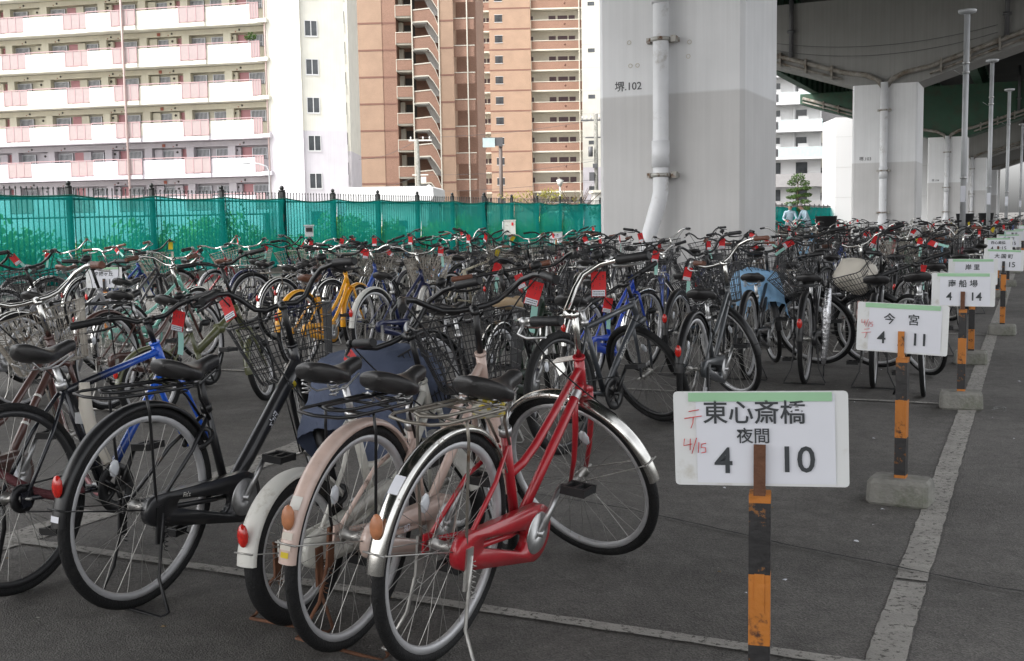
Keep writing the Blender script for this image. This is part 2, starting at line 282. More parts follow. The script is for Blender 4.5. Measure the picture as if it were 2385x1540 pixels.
def pier(y, num, lab, cap='cap', first=False):
    root = empty('viaduct_pier', (PC, y+1.2, 0), label=lab, cat='pier', group='viaduct piers')
    P = lambda nm, bb, m: put(nm, bb.mesh(nm, m), root)
    ox, oy = PC, y+1.2
    def sh(bb): bb.v = [(a-ox, q-oy, z) for a, q, z in bb.v]; return bb
    bb = MB(); bb.prism(chamfer(PX0, PX1, y, y+2.45, .07), -.05, 6.2); P('column', sh(bb), M('pier'))
    arm = 9.6; t0, t1 = 6.2, 8.9; top = 9.55
    poly = [(PX0, t0), (PX1, t0), (PC+arm, t1), (PC+arm, top), (PC-arm, top), (PC-arm, t1)]
    bb = MB(); bb.prism(poly, y+.12, y+2.33, 'y'); P('pier_cap', sh(bb), M(cap))
    bb = MB()                                   # pipes following the underside of the arms
    zl = lambda x: t0+(t1-t0)*(abs(x-PC)-1.2)/(arm-1.2)
    for s in (-1, 1):
        for off, r in ((.42, .1), (.16, .05)):
            q = [(PC+s*arm*.98, y+.02, zl(PC+s*arm*.98)+off)]+[(PC+s*d, y+.02, zl(PC+s*d)+off) for d in (7, 5, 3, 1.6)]
            if off > .3: q += [(PC+s*.7, y-.02, t0+.38), (PC+s*.25, y-.06, t0+.15), (PC+s*.08, y-.1, t0-.1)]
            bb.tube(q, r, 8)
        for d in range(2, 9): bb.box(PC+s*d-.04, PC+s*d+.04, y-.1, y+.115, zl(PC+s*d)+.05, zl(PC+s*d)+.58)
    P('drain_pipe', sh(bb), M('oldpipe'))
    x = -5.42 if first else PC
    bb = MB()
    if first: bb.tube([(x+.02, y-.19, 6.3), (x, y-.19, 1.8), (x, y-.19, 1.66), (x-.03, y-.21, 1.5), (x-.16, y-.28, 1.0), (x-.19, y-.3, .8), (x-.19, y-.3, 0)], .125, 16)
    else: bb.tube([(x, y-.17, 6.25), (x, y-.17, 1.5), (x, y-.17, 1.3), (x, y-.2, .8), (x, y-.2, 0)], [.14, .14, .14, .2, .2], 14)
    for z in ((2.05, 4.6) if first else (2.6,)): bb.tube([(x, y-.19 if first else y-.17, z), (x, y-.19 if first else y-.17, z+.42)], .142 if first else .16, 16)
    dp = P('down_pipe', sh(bb), M('pipe'))
    bb = MB()
    for z in ((1.93, 4.05) if first else (1.3, 2.9, 5.2)):
        bb.tube([(x, y-.18, z-.03), (x, y-.18, z+.03)], .155 if first else .175, 16, caps=True); bb.box(x-.26, x+.26, y-.05, y-.003, z-.035, z+.035); bb.box(x+.17, x+.25, y-.2, y-.05, z-.05, z+.05); bb.box(x-.24, x-.18, y-.16, y-.05, z-.04, z+.04)
    put('pipe_clamp', sh(bb).mesh('pipe_clamp', MT.setdefault('oldclamp', mat('weathered_clamp', (.42, .41, .38), .6, .4, dirt=(.16, .08, .04), dscale=8, dlo=.5, dhi=.62))), root)
    if num:
        bb = MB(); text_at(bb, num, .17, lambda px, py: (PC-.69+px, y-.004, 3.37+py)); P('number', sh(bb), MT.setdefault('pierink', mat('stencil_ink', (.1, .1, .105), .8)))
    for s, xx in (((-1, -8.9), (1, -1.1)) if not first else ()):
        bb = MB(); bb.tube([(xx, y-.02, zl(xx)+.5), (xx, y-.02, 10.5)], .09, 8); bb.tube([(xx, y-.02, 8.4), (xx, y-.02, 8.5)], .16, 8); P('drain_pipe', sh(bb), M('dkgrey'))
    if first:
        for mx, mz in ((-6.0, 4.07), (-5.98, 3.7), (-5.86, 3.7), (-5.0, 4.0), (-5.02, 3.78)):
            bb = MB(); bb.rev((mx, y-.003, mz), 'y', [(.036, 0), (.026, 0), (.026, -.002), (.036, -.002)], 14); P('rust_ring', sh(bb), MT.setdefault('ringm', mat('rust_ring_stain', (.55, .51, .43), .8)))
    return root
pier(17.47, '堺.102', 'large pale concrete pier numbered 102 with a bent white downpipe on its face', first=True)
pier(45.53, '堺.103', 'white viaduct pier numbered 103 carrying a wide V-shaped concrete cap with pipes')
pier(79.5, '堺.104', 'distant viaduct pier numbered 104 under a dark green steel cap', 'green')
pier(112, '堺.105', 'small far viaduct pier behind the lamp posts, beyond the pier numbered 104')
pier(146, None, 'farthest viaduct pier at the right edge of the photo')
vd = empty('viaduct_deck', (PC, 50, 9.55), label='dark underside of the elevated road deck running overhead on steel girders', cat='bridge deck')
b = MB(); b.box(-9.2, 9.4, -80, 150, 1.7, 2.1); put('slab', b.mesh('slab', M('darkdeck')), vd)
for gx in (-8.6, -5.2, -1.8, 1.8, 5.2, 8.6):
    b = MB(); b.box(gx-.25, gx+.25, -80, 150, .0, .06); b.box(gx-.05, gx+.05, -80, 150, .06, 1.64); b.box(gx-.25, gx+.25, -80, 150, 1.64, 1.697)
    for k in range(-40, 75): b.box(gx-.2, gx+.2, k*2-.02, k*2+.02, .06, 1.64)
    put('girder', b.mesh('girder', M('green')), vd)
b = MB(); b.box(-9.45, -9.2, -80, 150, 1.4, 3.0); b.box(9.4, 9.65, -80, 150, 1.4, 3.0); put('parapet', b.mesh('parapet', M('cap')), vd)
# sagging cables in front of the cap of pier 103
for k, (z0, sag) in enumerate(((8.05, .42), (7.78, .5))):
    b = MB(); b.tube([(-9.6+8.2*u/16, 45.3, z0-sag*(1-(2*u/16-1)**2)) for u in range(17)], .012, 5)
    tag(put('overhead_cable', b.mesh('overhead_cable', M('dkgrey'))), ('upper' if k == 0 else 'lower')+' of two thin black cables sagging across the pier cap', 'cable', 'cables sagging across the pier cap')
# ------------------------------------------------------------------ fence and netting
FX = -17.67; BAY = 2.35; FY0 = 16.79-2.35*4; NB = 50
MT['net'] = bpy.data.materials.new('green_mesh_net'); m = MT['net']; m.use_nodes = True; t = m.node_tree; t.nodes.remove(t.nodes['Principled BSDF'])
N = t.nodes.new; L = t.links.new
tr = N('ShaderNodeBsdfTransparent'); tr.inputs[0].default_value = (.2, .72, .70, 1)
df = N('ShaderNodeBsdfDiffuse'); df.inputs[0].default_value = (.008, .18, .16, 1); tl = N('ShaderNodeBsdfTranslucent'); tl.inputs[0].default_value = (.008, .29, .26, 1)
m1 = N('ShaderNodeMixShader'); m1.inputs[0].default_value = .45; L(df.outputs[0], m1.inputs[1]); L(tl.outputs[0], m1.inputs[2])
tc = N('ShaderNodeTexCoord'); nz = N('ShaderNodeTexNoise'); nz.inputs['Scale'].default_value = .8; nz.inputs['Detail'].default_value = 5; L(tc.outputs['Object'], nz.inputs['Vector'])
mr = N('ShaderNodeMapRange'); mr.inputs[1].default_value = .3; mr.inputs[2].default_value = .7; mr.inputs[3].default_value = .52; mr.inputs[4].default_value = .76; L(nz.outputs['Fac'], mr.inputs[0])
m2 = N('ShaderNodeMixShader'); L(mr.outputs[0], m2.inputs[0]); L(tr.outputs[0], m2.inputs[1]); L(m1.outputs[0], m2.inputs[2]); L(m2.outputs[0], t.nodes['Material Output'].inputs[0])
MT['hem'] = mat('net_hem', (.004, .12, .085), .7); MT['fblack'] = mat('fence_paint', (.012, .014, .014), .45)
fr = empty('iron_fence', (FX, FY0, 0), label='black iron railing fence with ball-topped posts along the left of the yard', cat='fence')
bays = MB()
for k in range(17):
    y = (k+1)*BAY/18; bays.tube([(0, y, .2), (0, y, 2.0)], .012, 4); bays.ball((0, y, 2.03), .018, .018, .035, n=6)
for z in (.32, 1.82): bays.box(-.015, .015, .0, BAY, z-.02, z+.02)
bme = bays.mesh('bar_panel', M('fblack'))
pb = MB(); pb.box(-.045, .045, -.045, .045, 0, 2.05); pb.tube([(0, 0, 2.05), (0, 0, 2.09)], .065, 10); pb.ball((0, 0, 2.14), .05, .05, .055, n=12); pme = pb.mesh('post', M('fblack'))
gb = MB(); gb.box(-.07, .07, -.07, .07, 0, 2.07); gb.tube([(0, 0, 2.07), (0, 0, 2.12)], .09, 10); gb.ball((0, 0, 2.17), .06, .06, .065, n=12); gme = gb.mesh('post', M('fblack'))
for k in range(NB):
    o = put('bar_panel', bme, fr); o.location = (0, k*BAY, 0)
    o = put('post', gme if k in (7, 12) else pme, fr); o.location = (.02 if k in (7, 12) else 0, k*BAY, 0)
b = MB(); b.box(-.14, .12, -20, NB*BAY, 0, .2); put('kerb', b.mesh('kerb', M('conc')), fr)
for k in range(NB):
    y0 = FY0+k*BAY; n = empty('net_screen', (FX+.09, y0, 0)); lab = {}
    def f(u, v, k=k):
        sag = .06*math.sin(math.pi*u)*(.6+.8*((k*37) % 10)/10)*v**4
        return (.02+.035*math.sin(u*9+k*2.3+v*2)*math.sin(math.pi*u)*(1-.3*v)+.02*math.sin(v*7+k), u*BAY, .12+v*(1.78-sag)-.05*(1-v)*math.sin(u*5+k))
    b = MB(); b.grid(f, 14, 12); o = put('net_sheet', b.mesh('net_sheet', M('net')), n)
    b = MB(); b.tube([(f(i/14, 1)[0]+.005, f(i/14, 1)[1], f(i/14, 1)[2]) for i in range(15)], .016, 5); put('hem', b.mesh('hem', M('hem')), n)
    far = 'left of the big pier' if k < 28 else 'beyond the big pier'
    n['label'] = f'green mesh screen on the fence, {["first","second","third","fourth","fifth","sixth","seventh","eighth","ninth"][k%9]} bay of {["nearest","second","third","fourth","fifth","sixth"][k//9]} nine counted from the left'
    n['category'] = 'net'; n['group'] = 'green mesh screens on the fence'
# meter box and post-mounted box
bx = empty('meter_box', (-16.9, 36.1, 0), label='white metal cabinet with a small red sticker in front of the green net', cat='cabinet')
b = MB(); b.box(-.2, .2, -.12, .12, .72, 1.22); b.box(-.22, .22, -.14, .14, 1.22, 1.25); put('cabinet', b.mesh('cabinet', M('white')), bx)
b = MB(); b.box(-.17, -.02, -.128, -.122, .76, 1.18); put('door', b.mesh('door', M('white')), bx)
b = MB(); b.box(.06, .13, -.128, -.123, 1.05, 1.16); put('sticker', b.mesh('sticker', M('redcard')), bx)
b = MB(); b.tube([(0, 0, 0), (0, 0, .72)], .04, 8); b.tube([(-.24, 0, .4), (-.24, 0, 1.2)], .03, 8); put('post', b.mesh('post', M('galv')), bx); bx.rotation_euler.z = YAW
bx = empty('pole_box', (-12.75, 18.05, 0), label='small grey metal box on a thin pole standing among the left bicycles', cat='pole box')
b = MB(); b.tube([(0, 0, 0), (0, 0, 1.0)], .025, 8); put('pole', b.mesh('pole', M('galv')), bx)
b = MB(); b.box(-.08, .08, -.06, .06, 1.0, 1.2); b.prism([(-.1, -.09), (.1, -.09), (.1, .07), (-.1, .07)], 1.2, 1.225); put('box', b.mesh('box', M('galv')), bx)
b = MB(); b.box(-.06, .06, -.066, -.061, 1.09, 1.17); put('slot', b.mesh('slot', M('blk')), bx); bx.rotation_euler.z = YAW+.2
# ------------------------------------------------------------------ vegetation
def leaf_mat(name, c): return mat(name, c, .6, var=.35, vscale=1.6, trans=.4)
MT['leaf'] = leaf_mat('hedge_leaf', (.34, .46, .08)); MT['leafd'] = leaf_mat('pine_leaf', (.07, .13, .03)); MT['leafy'] = leaf_mat('spring_leaf', (.3, .28, .05)); MT['leafl'] = leaf_mat('street_tree_leaf', (.12, .16, .03))
MT['bark'] = mat('bark', (.12, .085, .06), .9, bump=.5, var=.3)
def leaves(b, c, rx, ry, rz, n, s, rg, mi=0, shell=.45):
    for _ in range(n):
        while True:
            p = Vector((rg.uniform(-1, 1), rg.uniform(-1, 1), rg.uniform(-1, 1)))
            if shell < p.length < 1: break
        q = Vector((c[0]+p.x*rx, c[1]+p.y*ry, c[2]+p.z*rz)); a = Vector((rg.gauss(0, 1), rg.gauss(0, 1), rg.gauss(0, 1)+.4)).normalized(); t1 = a.orthogonal().normalized()*s*rg.uniform(.6, 1.3); t2 = a.cross(t1)*.6
        b.add([q-t1, q-t2, q+t1, q+t2], [(0, 1, 2, 3)], mi)
hedges = []
for vv in range(3):
    rg = random.Random(50+vv); b = MB()
    for _ in range(9): leaves(b, (rg.uniform(-.35, .35), rg.uniform(-.9, .9), rg.uniform(.35, .75)), .4, .5, rg.uniform(.3, .42), 150, .055, rg)
    hedges.append(b.mesh('hedge_leaves', M('leaf')))
st = MB()
for i in range(5): st.tube([(0, -.6+.3*i, 0), (.03, -.6+.3*i, .6)], .02, 5)
stm = st.mesh('stem', M('bark'))
OR = ['first', 'second', 'third', 'fourth', 'fifth', 'sixth', 'seventh', 'eighth', 'ninth', 'tenth', 'eleventh', 'twelfth', 'thirteenth', 'fourteenth', 'fifteenth', 'sixteenth', 'seventeenth', 'eighteenth', 'nineteenth', 'twentieth']
def orw(i): return OR[i] if i < 20 else (f'{i+1}'+({1: 'st', 2: 'nd', 3: 'rd'}.get((i+1) % 10, 'th') if (i+1) % 100 not in (11, 12, 13) else 'th'))
for i in range(17):
    e = empty('hedge_shrub', (FX-1.0+.15*math.sin(i*2.1), 12.5+i*2.0, .05), 0, label=f'clipped light green shrub behind the net, {orw(i)} from the left', cat='shrub', group='shrubs behind the green net')
    put('foliage', hedges[i % 3], e); put('stem', stm, e); e.rotation_euler.z = math.pi*(i % 2); k = 1.2+.22*math.sin(i*1.7); e.scale = (1, 1.1, k)
# creepers climbing the bars
for i, (yy, hh) in enumerate(((21.6, 1.7), (22.4, 1.75), (23.3, 1.6), (18.9, 1.4))):
    rg = random.Random(i); b = MB(); p = [Vector((FX-.05, yy, 0))]
    for k in range(14): p.append(p[-1]+Vector((rg.uniform(-.01, .01), rg.uniform(-.05, .05), hh/14)))
    e = empty('creeper', (0, 0, 0), label=f'dry creeper climbing the iron railing, {orw(i)} clump among the left bays', cat='creeper', group='creepers on the railing')
    b.tube(p, .008, 4); put('stem', b.mesh('stem', M('bark')), e); b = MB()
    for q in p[3:]: leaves(b, q, .05, .09, .08, 9, .03, rg, shell=0)
    put('foliage', b.mesh('foliage', M('leafd')), e); e.name = 'creeper'
# cloud-pruned pine beyond pier 102
def tree(name, loc, lab, cat, trunk, limbs, clumps, m, s, seed):
    rg = random.Random(seed); e = empty(name, loc, label=lab, cat=cat); b = MB(); b.tube(*trunk)
    for l in limbs: b.tube(*l)
    put('trunk', b.mesh('trunk', M('bark')), e); b = MB()
    for c in clumps: leaves(b, c[0:3], c[3], c[3], c[4], c[5], s, rg, shell=.25)
    put('crown', b.mesh('crown', M(m)), e); return e
px, py = LD(23.6, 92)
cl = [(0, 0, 6.3, .95, .55, 330), (-.7, 0, 5.7, .7, .4, 220), (.75, .1, 5.6, .75, .4, 220)]; lm = []
for z, r in ((4.9, 1.5), (4.1, 1.7), (3.3, 1.9), (2.5, 2.1)):
    for s in (-1, 1):
        d = r*(.55+.1*math.sin(z*9+s)); cl.append((s*d, .2*math.sin(z*5), z+.12*s, .75, .26, 230)); lm.append(([(0, 0, z-.2), (s*d*.6, 0, z-.1), (s*d, .1, z)], [.06, .04, .02], 5))
    cl.append((0, -.6, z, .6, .25, 120))
gp = tree('garden_pine', (px, py, 0), 'cloud-pruned green pine standing above the far green net, between two piers', 'tree', ([(0, 0, 0), (.1, 0, 2.2), (-.08, 0, 4.2), (0, 0, 6.2)], [.2, .16, .11, .05], 8), lm, cl, 'leafd', .11, 5); gp.scale = (.66, .66, .68)
px, py = LD(1.6, 58)
rg = random.Random(3); lm = []; cl = []
for i in range(26):
    a = rg.uniform(0, 6.28); r = rg.uniform(.7, 2.1); z = rg.uniform(2.0, 2.7); lm.append(([(0, 0, 1.0+rg.uniform(0, .6)), (math.cos(a)*r*.5, math.sin(a)*r*.5, z*.8), (math.cos(a)*r, math.sin(a)*r, z)], [.04, .02, .008], 4)); cl.append((math.cos(a)*r, math.sin(a)*r, z, .3, .2, 16))
tree('budding_tree', (px, py, 0), 'yellowish budding tree showing just above the fence, before the brown tower', 'tree', ([(0, 0, 0), (0, 0, 1.6)], [.12, .08], 7), lm, cl, 'leafy', .06, 6)
px, py = LD(3.5, 60); lm = []
for i in range(30):
    a = rg.uniform(0, 6.28); r = rg.uniform(.5, 2.0); z = rg.uniform(1.9, 3.1); lm.append(([(0, 0, 1.0+rg.uniform(0, .6)), (math.cos(a)*r*.4, math.sin(a)*r*.4, z*.7), (math.cos(a)*r, math.sin(a)*r, z)], [.045, .025, .008], 4))
tree('bare_tree', (px, py, 0), 'leafless pale-branched tree above the fence just left of the big pier', 'tree', ([(0, 0, 0), (0, 0, 1.6)], [.12, .08], 7), lm, [(0, 0, 1.7, .5, .3, 40)], 'leafy', .06, 7)
for i, (lat, dep, r, c_) in enumerate(((5.0, 62, .75, 'leafl'), (7.6, 61, .7, 'leafy'))):
    px, py = LD(lat, dep); tree('round_bush', (px, py, 0), ['round lime green bush top showing over the fence', 'round orange-green bush top at the edge of the big pier'][i], 'bush', ([(0, 0, 0), (0, 0, 1.5)], [.06, .05], 6), [], [(0, 0, 1.55, r, .45, 380)], c_, .07, 20+i)
for i, (lat, dep, h, r) in enumerate(((66.5, 160, 9, 3.2),)):
    px, py = LD(lat, dep); rg = random.Random(i); tree('street_tree', (px, py, 0), ['far light green street tree seen between the piers', 'far street tree at the right edge, left of a pair', 'far street tree at the extreme right edge'][i], 'tree', ([(0, 0, 0), (.2, 0, h*.5), (0, 0, h*.9)], [.25, .18, .06], 7), [([(0, 0, h*.4), (s*1.5, .3, h*.7)], [.1, .04], 5) for s in (-1, 1)], [(rg.uniform(-r, r)*.6, rg.uniform(-r, r)*.6, h*rg.uniform(.5, .95), r*.5, r*.4, 110) for _ in range(9)], 'leafl', .2, 30+i)
# ------------------------------------------------------------------ buildings
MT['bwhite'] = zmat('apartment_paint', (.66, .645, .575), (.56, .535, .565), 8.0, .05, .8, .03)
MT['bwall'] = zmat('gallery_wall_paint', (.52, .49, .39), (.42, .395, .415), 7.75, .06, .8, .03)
MT['pinkm'] = mat('pink_railing', (.37, .245, .25), .5); MT['pinkp'] = mat('pink_panel', (.32, .255, .25), .4, var=.05); MT['pinkd'] = mat('pink_door', (.38, .17, .18), .5)
MT['glassd'] = mat('dark_window_glass', (.06, .065, .07), .15, var=.4, vscale=1.2); MT['wbar'] = mat('window_bars', (.5, .51, .53), .5); MT['frame'] = mat('window_frame', (.6, .6, .6), .5)
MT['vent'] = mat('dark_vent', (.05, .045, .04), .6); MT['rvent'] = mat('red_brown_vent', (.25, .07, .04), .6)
def tilemat(name, c1, c2, sc_, bump=.3):
    m = mat(name, c1, .7); t = m.node_tree; N = t.nodes.new; L = t.links.new; tc = N('ShaderNodeTexCoord'); p = t.nodes['Principled BSDF']
    mp = N('ShaderNodeMapping'); mp.inputs['Rotation'].default_value = (R_(90), 0, 0); L(tc.outputs['Object'], mp.inputs[0])
    br = N('ShaderNodeTexBrick'); br.inputs['Color1'].default_value = (*c1, 1); br.inputs['Color2'].default_value = (*c2, 1); br.inputs['Mortar'].default_value = (*[x*.72 for x in c1], 1); br.inputs['Scale'].default_value = sc_; br.inputs['Mortar Size'].default_value = .012; L(mp.outputs[0], br.inputs['Vector'])
    n = N('ShaderNodeTexNoise'); n.inputs['Scale'].default_value = .7; n.inputs['Detail'].default_value = 7; L(tc.outputs['Object'], n.inputs[0]); q = N('ShaderNodeMapRange'); q.inputs[1].default_value = .3; q.inputs[2].default_value = .7; q.inputs[3].default_value = .92; q.inputs[4].default_value = 1.07; L(n.outputs['Fac'], q.inputs[0])
    x = N('ShaderNodeMix'); x.data_type = 'RGBA'; x.blend_type = 'MULTIPLY'; x.inputs[0].default_value = 1; L(br.outputs[0], x.inputs[6]); L(q.outputs[0], x.inputs[7]); L(x.outputs[2], p.inputs['Base Color']); return m
MT['terra'] = tilemat('terracotta_tile', (.355, .24, .168), (.378, .253, .178), 3); MT['brick'] = tilemat('brown_brick_tile', (.26, .15, .105), (.31, .18, .13), 4)
MT['stripe'] = mat('dark_tile_band', (.2, .1, .075), .7); MT['trim'] = mat('pale_trim', (.6, .57, .49), .7, var=.05); MT['soffit'] = mat('pale_soffit', (.45, .45, .44), .8)
def bld(name, lat, dep, rot, lab, cat='building', **kw):
    x, y = LD(lat, dep); return empty(name, (x, y, 0), YAW+rot, label=lab, cat=cat, **kw)
def part(root, name, fn, m, loc=None, parent=None):
    b = MB(); fn(b); o = put(name, b.mesh(name, M(m) if isinstance(m, str) else [M(k) for k in m]), parent or root)
    if loc: o.location = loc
    return o
def rep(o, locs):
    """copies of one part (with its sub-parts) at further places of the same thing"""
    for l in locs:
        c = o.copy(); COL.objects.link(c); c.location = l
        for ch in o.children: d = ch.copy(); COL.objects.link(d); d.parent = c
# A: white gallery-access apartment block ---------------------------------------------
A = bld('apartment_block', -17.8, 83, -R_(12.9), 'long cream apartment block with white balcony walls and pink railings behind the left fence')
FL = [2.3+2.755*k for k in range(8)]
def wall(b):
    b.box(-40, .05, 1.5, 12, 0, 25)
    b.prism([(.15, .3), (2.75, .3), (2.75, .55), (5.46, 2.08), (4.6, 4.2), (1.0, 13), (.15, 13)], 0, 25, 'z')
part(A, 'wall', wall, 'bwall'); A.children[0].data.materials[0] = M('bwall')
def endw(b): b.prism([(.14, .28), (2.78, .28), (2.78, .54), (5.5, 2.07), (5.48, 2.1), (2.74, .57), (2.74, .31), (.14, .31)], 0, 25.1, 'z')
part(A, 'end_wall', endw, 'bwhite')
seg = [('r', .28, .95), ('w', .97, 4.5), ('r', 4.5, 6.6), ('w', 6.6, 10.05), ('r', 10.05, 12.1), ('w', 12.1, 14.15), ('r', 14.15, 16.2), ('w', 16.2, 19.6), ('r', 19.6, 21.7), ('w', 21.7, 25.2), ('r', 25.2, 27.3), ('w', 27.3, 36)]
offs = lambda u: .0 if u < 4.5 else (-.14 if u < 10 else (-.3 if u < 14.1 else -.16))
def balc(b):
    for k, u0, u1 in seg:
        o = offs(u0+.01)
        b.box(-u1, -u0, o-.04, 1.498, -.28, 0)                     # slab
        if k == 'w': b.box(-u1, -u0, o, o+.14, .0, 1.08)
    b.box(-.45, .35, -.12, .25, -.25, .02)
bA = part(A, 'balcony', balc, 'bwhite')
for k, u0, u1 in seg:
    o = offs(u0+.01)
    def rl(b, u0=u0, u1=u1, o=o, k=k):
        if k == 'r':
            for x in (-u1+.04, -(u0*2+u1)/3, -(u0+u1*2)/3, -u0-.04): b.box(x-.035, x+.035, o+.0, o+.07, .0, 1.2)
            b.box(-u1, -u0, o-.01, o+.08, 1.15, 1.22); b.box(-u1, -u0, o+.0, o+.06, .06, .12)
            b.box(-u1+.06, -u0-.06, o+.02, o+.045, .12, 1.12, 1)
        else:
            b.box(-u1, -u0, o+.03, o+.10, 1.2, 1.26)
            n = int((u1-u0)/1.1)
            for i in range(n): x = -u0-(i+.5)*(u1-u0)/n; b.box(x-.02, x+.02, o+.05, o+.08, 1.082, 1.2)
    part(A, 'railing', rl, ('pinkm', 'pinkp'), parent=bA)
rep(bA, [(0, 0, z) for z in FL]); bA.location = (0, 0, FL[0]-2.755)
def unit(b, m): pass
# wall fittings of one flat; the pattern repeats along the gallery
def win(b, w_=1.25, h=.85):
    b.box(-w_/2, w_/2, -.05, .0, 0, h)
def wbars(b, w_=1.25, h=.85):
    for i in range(int(w_/.11)): x = -w_/2+.05+i*.11; b.box(x, x+.035, -.16, -.13, .02, h-.02)
    b.box(-w_/2, w_/2, -.165, -.125, .28, .32); b.box(-w_/2, w_/2, -.165, -.125, h-.06, h-.02); b.box(-w_/2, -w_/2+.05, -.16, -.04, 0, h); b.box(w_/2-.05, w_/2, -.16, -.04, 0, h)
wins = [1.2, 4.15, 5.9, 8.7, 11.6, 14.9, 17.6, 20.9, 23.8, 26.5]; doors = [2.2, 7.4, 12.5, 16.4, 22.3]
w0 = part(A, 'window', win, 'glassd'); part(A, 'window_bars', wbars, 'wbar', parent=w0)
L_ = [(-u, 1.498, z+1.05) for z in FL[:7] for u in wins]; w0.location = L_[0]; rep(w0, L_[1:])
def door(b): b.box(-.45, .45, -.05, 0, 0, 1.95); 
d0 = part(A, 'door', door, 'pinkd'); L_ = [(-u, 1.498, z) for z in FL[:7] for u in doors]; d0.location = L_[0]
part(A, 'handle', lambda b: b.box(.3, .36, -.08, -.052, .9, 1.05), 'galv', parent=d0); rep(d0, L_[1:])
def trimw(b):
    for z in FL:
        b.box(-40, -.05, .98, 1.495, z+2.05, z+2.44)                 # beam under the slab above
        for u in (3.3, 6.7, 10.2, 13.6, 18.6, 21.8, 25.4, 28): b.box(-u-.3, -u+.3, .94, 1.49, z+.0, z+2.04)
        for u in (3.0, 7.9, 9.5, 13.2, 15.6, 19.3, 23.0): b.box(-u-.32, -u+.32, 1.2, 1.492, z+.0, z+1.95)
part(A, 'pilaster', trimw, 'bwall')
def vents(b):
    for z in FL:
        for u in (2.3, 7.8, 12.0, 12.9, 17.4, 20.3, 24.0):
            b.rev((-u, .977, z+2.24), 'y', [(0, 0), (.075, 0), (.075, -.04), (0, -.04)], 10); b.rev((-u-.3, .977, z+2.14), 'y', [(0, 0), (.045, 0), (.045, -.03), (0, -.03)], 8, mi=1)
        for u in (3.0, 7.9, 13.2, 19.3): b.rev((-u, 1.197, z+1.72), 'y', [(0, 0), (.09, 0), (.09, -.03), (0, -.03)], 10)
        b.box(-9.0, -8.75, .9, .938, z+2.1, z+2.33, 1)
part(A, 'vent', vents, ('vent', 'rvent'))
part(A, 'pipe', lambda b: (b.tube([(-11.1, -.42, 0), (-11.1, -.42, 24.5)], .08, 8), b.tube([(.12, .12, 0), (.12, .12, 24.5)], .06, 6)), MT.setdefault('pinkpipe', mat('dull_pink_pipe', (.42, .32, .3), .6)) and 'pinkpipe')
def ew(b): b.box(-.47, .47, -.02, .05, 0, 1.15); 
e0 = part(A, 'window', lambda b: (b.box(-.42, .42, -.02, .01, .05, 1.1)), 'glassd'); part(A, 'window_frame', lambda b: (b.box(-.47, .47, -.05, .0, -.05, .05), b.box(-.47, .47, -.04, .0, 1.1, 1.15), b.box(-.47, -.42, -.04, .0, .05, 1.1), b.box(.42, .47, -.04, .0, .05, 1.1), b.box(-.03, .03, -.04, -.021, .05, 1.1)), 'frame', parent=e0)
aw = math.atan2(1.53, 2.72); e0.rotation_euler.z = aw
L_ = [(2.78+.62, .54+.62*math.tan(aw)-.012, z) for z in [1.0+2.755*k for k in range(8)]]; e0.location = L_[0]; rep(e0, L_[1:])
part(A, 'pot_plant', lambda b: leaves(b, (-1.0, .1, FL[4]+1.55), .5, .3, .32, 260, .07, random.Random(4), shell=0), 'leafd')
part(A, 'ground_wall', lambda b: b.box(-40, -.1, -.9, -.6, 0, 1.9), 'bwhite')
# white panel building squeezed between A and the brown tower
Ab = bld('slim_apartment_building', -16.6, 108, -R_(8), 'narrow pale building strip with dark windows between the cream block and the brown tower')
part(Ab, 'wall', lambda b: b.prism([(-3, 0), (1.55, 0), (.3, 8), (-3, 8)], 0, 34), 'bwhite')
e0 = part(Ab, 'window', lambda b: b.box(-.3, .3, -.03, -.004, .75, 1.9), 'glassd'); part(Ab, 'railing', lambda b: [b.box(-.32, .32, -.1, -.06, z, z+.04) for z in (0, .72)]+[b.box(-.3+i*.1, -.28+i*.1, -.09, -.07, .04, .72) for i in range(7)], 'galv', parent=e0)
L_ = [(.95, 0, 2.2+2.83*k) for k in range(11)]; e0.location = L_[0]; rep(e0, L_[1:])
# B: brown tower with outside stairs ----------------------------------------------------
B = bld('brown_tower', -17.9, 125, R_(-4), 'terracotta tiled apartment tower with zigzag outside stairs beside the cream block', cat='tower block')
BF = [2.55+2.9*k for k in range(13)]; HB = 42
part(B, 'wall', lambda b: (b.box(0, 4.2, 0, 12, 0, HB), b.box(10.6, 12.1, -.4, 6, 0, HB)), 'terra')
part(B, 'brick_wall', lambda b: (b.box(4.2, 5.75, .05, 11, 0, HB), b.box(5.75, 14.3, 2.6, 12, 0, HB)), 'brick')
for x0, x1, y0 in ((-.02, 4.22, -.03), (4.23, 5.77, .02), (10.58, 12.12, -.43)):
    t0 = part(B, 'tile_band', lambda b: b.box(x0, x1, y0, y0+.1, -.09, .09), 'stripe'); t0.location = (0, 0, BF[0]); rep(t0, [(0, 0, z) for z in BF[1:]])
def bal(b):
    b.box(5.76, 7.5, .1, 2.59, -.18, 0, 1); b.box(5.76, 7.5, .0, .12, 0, 1.1); b.box(5.7, 7.54, -.04, .16, 1.1, 1.17, 1); b.box(5.7, 5.76, -.03, .1, -.15, 1.1, 1)
b0 = part(B, 'balcony', bal, ('brick', 'trim')); part(B, 'recess_shade_panel', lambda b: (b.box(6.3, 7.5, 2.5, 2.58, 0, 2.3)), 'vent', parent=b0); part(B, 'pale_panel', lambda b: b.box(5.76, 6.25, 1.9, 2.49, 0, 2.5), 'trim', parent=b0)  # dark panel on the back wall paints in the shade of the balcony recess
b0.location = (0, 0, BF[0]-2.2); rep(b0, [(0, 0, z-2.2) for z in BF[1:]])
